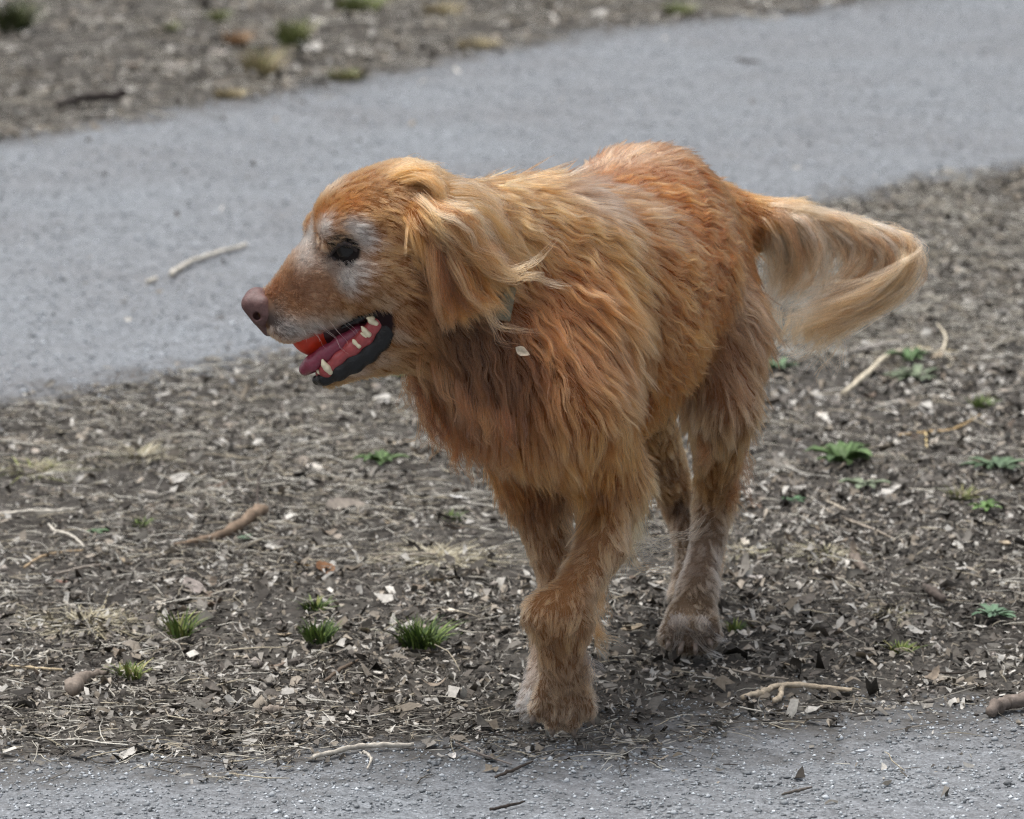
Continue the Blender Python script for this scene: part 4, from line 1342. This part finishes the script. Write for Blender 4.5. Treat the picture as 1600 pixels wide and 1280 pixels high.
stick('greyish twig lying left of the fore legs', [(588, 886), (620, 880), (652, 876), (684, 874)], [.0016, .0022, .002, .001], lin(150, 142, 130))
stick('knobbly grey wood chunk among litter at the bottom left', [(112, 1082), (122, 1068), (140, 1058), (168, 1052)], [.008, .0085, .005, .003], lin(126, 116, 106), name='wood_chunk', cat='wood')
stick('dark curved bark piece on the verge at far right', [(1446, 928), (1458, 940), (1474, 948)], [.004, .0062, .0045], lin(92, 84, 78), name='bark_piece', cat='bark')
stick('grey bark lump between the hind paw and the right edge', [(1330, 884), (1340, 896), (1352, 906)], [.004, .0056, .003], lin(120, 110, 100), name='bark_piece', cat='bark')
stick('pale narrow twig just under the weeds right of hind leg', [(1290, 796), (1310, 806), (1322, 812)], [.0012, .0016, .001], lin(176, 166, 150))
stick('brown twig leaning over litter at the left edge below', [(38, 890), (62, 876), (92, 868), (130, 866)], [.0016, .002, .0018, .001], lin(166, 146, 118))
stick('long thin grey twig left of the green grass tufts', [(84, 905), (130, 894), (170, 886)], [.0014, .0018, .001], lin(140, 132, 122))
stick('wet dark twig on the gravel path far behind', [(1150, 100), (1165, 104), (1185, 106)], [.002, .003, .002], lin(80, 74, 70))
stick('thin brown twig left of the large grass tuft', [(508, 1062), (530, 1046), (560, 1032)], [.0018, .0024, .0014], lin(100, 88, 76))
stick('short stub of grey wood near the front gravel edge', [(412, 1116), (438, 1115)], [.0042, .0046], lin(136, 126, 116), name='wood_chunk', cat='wood')
stick('dark small twig at the right bottom on gravel', [(1222, 1252), (1244, 1246), (1268, 1238)], [.0012, .0018, .001], lin(96, 90, 84))
stick('thin pale twig crossing litter below the hind paw', [(1122, 1040), (1180, 1052), (1240, 1060)], [.001, .0014, .0008], lin(150, 142, 130))
stick('black twig at the right edge beside the gravel', [(1440, 1046), (1480, 1052), (1540, 1048)], [.001, .0014, .0008], lin(70, 64, 58))
stick('curved yellow straw near the right edge of the verge', [(1400, 548), (1448, 552), (1500, 556)], [.0012, .0014, .0008], lin(200, 186, 150))


# ------------------------------------------------------------------ fallen leaves
def leaf_mesh(length, width, curl, fold, col, seed, lobed=False, n=9, m=5):
    r_ = np.random.default_rng(seed)
    u = np.linspace(0, 1, n); w = np.linspace(-1, 1, m)
    prof = np.sin(np.pi * np.clip(u, 0.0, 1) ** .8) ** .8 * (1 + (.35 * np.sign(np.sin(u * 19)) if lobed else .0)) + .03
    prof *= 1 + r_.normal(0, .08, n)
    U, W_ = np.meshgrid(u, w, indexing='ij')
    x = (U - .5) * length; y = W_ * prof[:, None] * width * .5
    z = curl * length * ((U - .5) ** 2) * 1.6 + fold * np.abs(W_) * width * .4 * prof[:, None] + r_.normal(0, .012, U.shape) * length
    z -= z.min()
    v = np.stack([x, y, z], -1).reshape(-1, 3)
    c = np.array(col)[None] * np.clip(1 + r_.normal(0, .08, (n * m, 1)) - .2 * (np.abs(W_.reshape(-1, 1)) < .1), .5, 1.4)
    me = new_mesh('leaf', v, grid_faces(n, m), True, c)
    me.materials.append(dry_mat)
    return me


def fallen(label, px, py, size_px, col, ang=None, curl=.4, fold=.3, width=.55, lobed=False, tilt=(.1, .1), name='dry_leaf', cat='leaf', z=0.0):
    g_ = gpt(px, py)
    scale = size_px / FPX * (CAM_D + g_[1]) * 1.02
    me = leaf_mesh(scale, scale * width, curl, fold, col, int(px * 7 + py), lobed)
    o = put(name, me, None, loc=(g_[0], g_[1], g_[2] + .002 + z))
    o.rotation_euler = (tilt[0], tilt[1], rng.uniform(0, 6.28) if ang is None else ang)
    tag(o, label, cat)
    return o


fallen('large curled grey leaf left of the fore legs', 540, 806, 66, lin(138, 130, 120), .25, .35, .5, .6, tilt=(.35, 0))
fallen('white bleached leaf lying left of the right fore leg', 722, 787, 44, lin(206, 204, 200), .05, .2, .2, .35)
fallen('cream leaf scrap right of the large grass tuft', 702, 956, 32, lin(206, 198, 182), -.3, .3, .3, .6)
fallen('dark brown curled leaf standing up on the left', 284, 678, 34, lin(70, 62, 56), 1.3, .6, .8, .7, tilt=(.7, .2))
fallen('orange brown leaf among dry grass near the grass tufts', 506, 898, 36, lin(150, 112, 82), .6, .6, .6, .8, tilt=(.6, .1))
fallen('ochre strip of leaf above the grass tufts', 482, 889, 46, lin(180, 150, 96), .1, .3, .3, .2)
fallen('broad pale leaf right of the weed rosette at centre', 492, 742, 30, lin(196, 190, 180), .4, .4, .4, .8, tilt=(.3, 0))
fallen('grey pointed leaf on the left of the verge', 235, 776, 34, lin(170, 164, 154), -.3, .2, .3, .3)
fallen('pinkish leaf scrap near the left edge of the verge', 98, 912, 26, lin(158, 126, 112), .1, .4, .3, .5)
fallen('pale leaf behind the right hind foot', 1040, 905, 56, lin(176, 170, 160), .25, .2, .3, .3)
fallen('whitish leaf just right of the hind paw', 1165, 990, 26, lin(206, 200, 190), .3, .4, .4, .6, tilt=(.3, 0))
fallen('light grey leaf right of the hind leg', 1180, 910, 30, lin(176, 170, 164), .6, .3, .3, .6)
fallen('dark flat leaf below the hind paw on the right', 1308, 1000, 36, lin(92, 84, 80), -.1, .2, .2, .4)
fallen('white bent leaf on the gravel left of the pale twig', 705, 1182, 26, lin(206, 202, 196), 1.2, .5, .4, .5, tilt=(.4, 0))
fallen('tan curled leaf at the foot of the left grass', 200, 1048, 30, lin(160, 144, 122), .4, .5, .5, .5)
fallen('light oak leaf on the verge at upper left', 330, 640, 32, lin(176, 168, 156), .2, .4, .4, .5, lobed=True)
fallen('reddish dry leaf on the far verge beyond the path', 208, 104, 24, lin(120, 84, 72), .2, .5, .5, .6)
fallen('pale dry leaf on the far verge beyond the path', 276, 108, 40, lin(176, 170, 166), .1, .3, .3, .5)
fallen('bright dry leaf beside the tuft on the far verge', 340, 82, 30, lin(196, 188, 178), .5, .3, .3, .6)
fallen('white leaf right of the broad weeds', 1372, 705, 22, lin(206, 200, 192), .8, .4, .4, .5)
fallen('brown oak leaf by the front gravel at right', 1236, 1108, 28, lin(150, 134, 116), .5, .4, .5, .5, lobed=True)
bk = gpt(308, 920)
fallen('grey strip of bark flaked on the litter at left', 306, 922, 92, lin(132, 124, 118), -1.15, .12, .15, .3, name='bark_strip', cat='bark')
sc_ = on_body(815, 543)
o = put('leaf_scrap', leaf_mesh(.017, .009, .5, .4, lin(206, 190, 166), 5), None, loc=tuple(sc_ + np.array([0, -.022, 0])))
o.rotation_euler = (1.3, .5, .2)
tag(o, 'tiny cream leaf scrap caught in the wet fur of the dog\'s shoulder', 'leaf')
tg_ = on_body(792, 472)
tag_mat = simple_mat('tag_metal', lin(112, 106, 88), 0.6, var=.2, nscale=200, spec=.4)
bm = bmesh.new(); bmesh.ops.create_cube(bm, size=1)
for v in bm.verts: v.co = Vector((v.co.x * (.011 if v.co.z > 0 else .017), v.co.y * .002, v.co.z * .036))
bmesh.ops.bevel(bm, geom=bm.edges[:], offset=.0009, segments=2, affect='EDGES')
me = bpy.data.meshes.new('collar_tag'); bm.to_mesh(me); bm.free()
o = put('collar_tag', me, tag_mat, loc=tuple(tg_ + np.array([0, -.010, 0]))); o.rotation_euler = (.1, .25, .3)
tag(o, 'small greenish grey tag half hidden in the neck fur', 'tag')

# smaller fallen leaves, alike: they share their meshes and a label
SMALL = [leaf_mesh(.021, .011, cu, fo, lin(*c), 100 + i, lobed=(i % 3 == 0), n=7, m=3) for i, (cu, fo, c) in enumerate(
    [(.5, .4, (186, 180, 168)), (.2, .6, (160, 150, 138)), (.8, .2, (140, 128, 114)), (.3, .3, (200, 192, 178)), (.6, .5, (120, 106, 94)), (.4, .7, (172, 158, 136))])]
cnt = 0
while cnt < 170:
    qx, qy = rng.uniform(-10, 1610), rng.uniform(560, 1130)
    g_ = gpt(qx, qy)
    if zone(g_[0], g_[1]) > -.03 or rng.random() > litter_keep(g_[0], g_[1]): continue
    o = put('dry_leaf', SMALL[cnt % 6], None, loc=(g_[0], g_[1], g_[2] + .0015))
    o.rotation_euler = (rng.normal(0, .35), rng.normal(0, .35), rng.uniform(0, 6.28)); o.scale = [float(rng.uniform(.6, 1.35))] * 3
    lk = ['pale cream lobed', 'grey brown folded', 'brown curled', 'whitish lobed', 'dark brown lobed', 'buff folded'][cnt % 6]
    tag(o, 'small %s dry leaf scrap lying in the litter of the verge' % lk, 'leaf', 'small %s leaf scraps on the verge' % lk)
    cnt += 1


# ------------------------------------------------------------------ weeds and grass
def weed(label, px, py, w_px, leaves, col, rise=.5, lw=.42, seed=1):
    rise = rise * 1.25 + .15; leaves = int(leaves * 1.9); lw = lw * .8
    """rosette of broad leaves, each leaf a part"""
    r_ = np.random.default_rng(seed)
    g_ = gpt(px, py); R_ = w_px * .6 / FPX * (CAM_D + g_[1])
    root_ = put('broadleaf_weed', None, loc=tuple(g_)); tag(root_, label, 'weed')
    for i in range(leaves):
        a = i * 2.399 + r_.uniform(-.3, .3); l_ = R_ * r_.uniform(.4, 1.12); el = rise * r_.uniform(.35, 1.25)
        n, m = 9, 5
        u = np.linspace(0, 1, n); w = np.linspace(-1, 1, m)
        prof = (np.sin(np.pi * u ** 1.1) ** .75 * .95 + .08) * l_ * lw * (1 + .1 * np.sin(u * 25 + i))
        U, W_ = np.meshgrid(u, w, indexing='ij')
        rr = U * l_ * math.cos(el * .6); z = l_ * (U * math.sin(el) - .55 * el * U ** 2.2) + np.abs(W_) * prof[:, None] * .3 + r_.normal(0, .02, U.shape) * l_ * .4
        z = np.maximum(z, .003 + .001 * (i % 4)) + .003
        x = rr * math.cos(a) - W_ * prof[:, None] * .5 * math.sin(a); y = rr * math.sin(a) + W_ * prof[:, None] * .5 * math.cos(a)
        c = np.array(col)[None] * np.clip(r_.uniform(.7, 1.3) + r_.normal(0, .06, (n * m, 1)) + .25 * (np.abs(W_.reshape(-1, 1)) < .1), .4, 1.7)
        me = new_mesh('leaf', np.stack([x, y, z], -1).reshape(-1, 3), grid_faces(n, m), True, c); me.materials.append(green_mat)
        put('leaf', me, None, root_)
    return root_


GRN, GRN2, SAGE = lin(88, 110, 68), lin(94, 114, 66), lin(106, 116, 94)
weed('bright green broadleaf weed on the bare soil left of the dog\'s chest', 595, 735, 76, 11, GRN, .8, .42, 1)
weed('large dark green weed rosette on the verge right of the dog', 1316, 738, 112, 15, lin(82, 104, 64), .75, .42, 2)
weed('paler flat weed just below the large rosette on the right', 1352, 776, 74, 9, SAGE, .3, .42, 3)
weed('small green weed near the right edge of the verge', 1540, 810, 64, 8, lin(88, 114, 64), .5, .34, 4)
weed('low green weed patch behind the forked bleached stick', 1420, 572, 70, 12, lin(84, 108, 70), .6, .36, 5)
weed('flat grey green weed below the forked bleached stick', 1432, 598, 92, 12, SAGE, .3, .34, 6)
weed('tiny round leaved weed at left by the forked twig', 150, 842, 38, 6, lin(88, 112, 80), .4, .6, 7)
weed('tiny green weed glimpsed under the dog\'s throat', 622, 604, 32, 6, GRN2, .6, .4, 8)
weed('low grey green weed at the right edge above the small weed', 1556, 742, 92, 12, lin(92, 112, 86), .3, .3, 9)
weed('flat dull green weed right of the verge near the bark', 1552, 968, 80, 10, lin(92, 116, 92), .25, .3, 10)
weed('small green weed seen behind the tail hair', 1218, 584, 66, 9, lin(92, 112, 84), .35, .34, 11)
weed('tiny green seedling under the thick brown stick', 382, 847, 32, 5, lin(92, 114, 90), .4, .5, 12)
weed('small weed right of the hind leg by twigs', 1238, 800, 44, 7, lin(86, 116, 84), .35, .34, 13)


def tuft(label, px, py, w_px, h_px, blades, cols, seed, lean=.5, name='grass_tuft', cat='grass', width=.0014):
    r_ = np.random.default_rng(seed)
    g_ = gpt(px, py); s = (CAM_D + g_[1]) / FPX
    W_, H_ = w_px * s * .55, h_px * s * 1.35; blades = int(blades * 1.5)
    n, k = blades, 5
    a = r_.uniform(0, 6.28, n); rad = np.sqrt(r_.random(n))
    bx, by = np.cos(a) * rad * W_ * .55, np.sin(a) * rad * W_ * .55
    h = H_ * r_.uniform(.45, 1.1, n); out = a + r_.normal(0, .7, n); ln = lean * (rad * .8 + .2) * r_.uniform(.4, 1.6, n)
    t = np.linspace(0, 1, k)
    x = bx[:, None] + np.cos(out)[:, None] * (ln * h)[:, None] * t ** 1.7; y = by[:, None] + np.sin(out)[:, None] * (ln * h)[:, None] * t ** 1.7
    fl = np.clip(1.6 / (1 + lean), .3, 1)
    z = np.maximum(h[:, None] * fl * (t - .3 * np.minimum(ln, 2.6)[:, None] * t ** 2), .001)
    wd = width * (1 - t ** 2.2)[None] * r_.uniform(.6, 1.4, (n, 1)) + .00008
    sx, sy = -np.sin(out + .6)[:, None] * wd, np.cos(out + .6)[:, None] * wd
    v = np.stack([np.stack([x - sx, y - sy, z], -1), np.stack([x + sx, y + sy, z], -1)], 2).reshape(-1, 3)
    f = np.concatenate([np.stack([np.arange(n) * 2 * k + 2 * i + o_ for o_ in (0, 1, 3, 2)], 1) for i in range(k - 1)])
    c = np.array([lin(*q) for q in cols])[r_.integers(0, len(cols), n)] * r_.uniform(.7, 1.25, (n, 1))
    o = put(name, new_mesh(name, v, f, True, np.repeat(c, 2 * k, 0)), green_mat, loc=tuple(g_ - np.array([0, 0, .001])))
    return tag(o, label, cat)


GG = [(88, 108, 56), (74, 94, 48), (106, 124, 66), (60, 78, 44)]
YG = [(128, 132, 78), (112, 124, 66), (150, 146, 96), (96, 114, 58)]
DG = [(150, 142, 118), (172, 166, 146), (132, 124, 102), (120, 118, 90)]
tuft('largest dark green grass tuft, left of the raised paw', 656, 1004, 100, 46, 130, GG, 1, .9)
tuft('green grass tuft left of the largest one', 496, 1000, 72, 34, 90, GG, 2, .7)
tuft('thin green grass tuft above the middle tuft', 492, 950, 70, 22, 50, GG + YG[:1], 3, 1.0)
tuft('yellowish green grass tuft further left', 282, 992, 52, 42, 40, YG[:2] + GG[:2], 4, .7)
tuft('pale grass tuft at the bottom left by the wood chunk', 204, 1052, 62, 30, 50, YG, 5, .9)
tuft('small green grass tuft near the right edge', 1530, 644, 44, 20, 50, [(96, 118, 70), (120, 132, 84)], 6, .8)
tuft('small bright tuft right of the hind paw', 1146, 984, 38, 20, 26, GG + YG, 7, .9)
tuft('low yellow green tuft right of the hind paw towards the edge', 1408, 1014, 50, 20, 36, YG, 8, 1.1)
tuft('tiny dark green tuft at left by the round leaved weed', 218, 826, 40, 18, 36, GG, 9, .8)
tuft('straggling green tuft right of the white bleached leaf', 706, 816, 62, 18, 30, GG, 10, 1.1)
tuft('dry yellow grass tuft on the left of the verge', 222, 716, 90, 34, 90, DG, 11, 2.0)
tuft('dry grass tuft at the left edge of the verge', 52, 738, 120, 30, 110, DG + YG[:1], 12, 2.2)
tuft('dry grass patch left of the fore legs', 690, 876, 130, 34, 190, DG[:3], 13, 3.0)
tuft('dry grass patch at the bottom left', 140, 968, 150, 34, 190, DG[:3], 14, 3.0)
tuft('pale dry tuft right of the hind leg', 1290, 874, 90, 24, 70, DG, 15, 2.6)
tuft('yellowish tuft by the right edge near the small weed', 1500, 790, 60, 26, 50, DG + YG, 16, 1.0)
tuft('dry tuft between hind paw and twig', 1390, 960, 80, 24, 60, DG, 17, 2.6)
tuft('dry pale tuft near the hind leg', 1165, 870, 70, 24, 50, DG, 18, 2.6)
FG = [(124, 130, 84), (108, 118, 70), (148, 144, 108), (92, 106, 60)]
FD = [(158, 144, 110), (144, 130, 98), (176, 166, 136), (128, 118, 90)]
tuft('yellow dry grass clump on the far path edge', 356, 156, 72, 16, 160, FD, 21, .9, width=.0014)
tuft('green and yellow grass clump on the far verge', 460, 70, 66, 40, 170, FG, 22, .6, width=.0014)
tuft('wispy buff grass clump on the far verge beside the path', 408, 118, 74, 44, 150, FD + FG[:1], 23, .7, width=.0012)
tuft('low yellow green clump on the far verge by the path edge', 540, 124, 90, 18, 170, FG + FD[:2], 24, 1.0, width=.0012)
tuft('low buff clump on the far verge at top centre', 745, 78, 100, 18, 180, FD, 25, 1.0, width=.0012)
tuft('green clump on the far verge at the top right of centre', 1058, 24, 66, 22, 120, FG, 26, .8, width=.0014)
tuft('green clump at the very top of the far verge', 560, 12, 110, 26, 170, FG, 27, .8, width=.0014)
tuft('dull green clump at the top left of the far verge', 338, 30, 44, 20, 80, FG, 28, .8, width=.0012)
tuft('dark green clump in the top left corner', 22, 46, 80, 50, 140, [(60, 70, 44), (76, 84, 52), (96, 96, 66)], 29, .8, width=.0024)
tuft('small green clump at the top of the far verge left', 268, 46, 30, 18, 50, FG, 30, .8, width=.0012)
tuft('faint dry clump on the far verge right of the stick', 690, 24, 90, 24, 110, FD, 31, .9, width=.0012)
tuft('brown dry clump on the far verge near the tuft', 370, 66, 56, 26, 90, [(140, 112, 84), (160, 132, 100)], 32, .9, width=.0012)
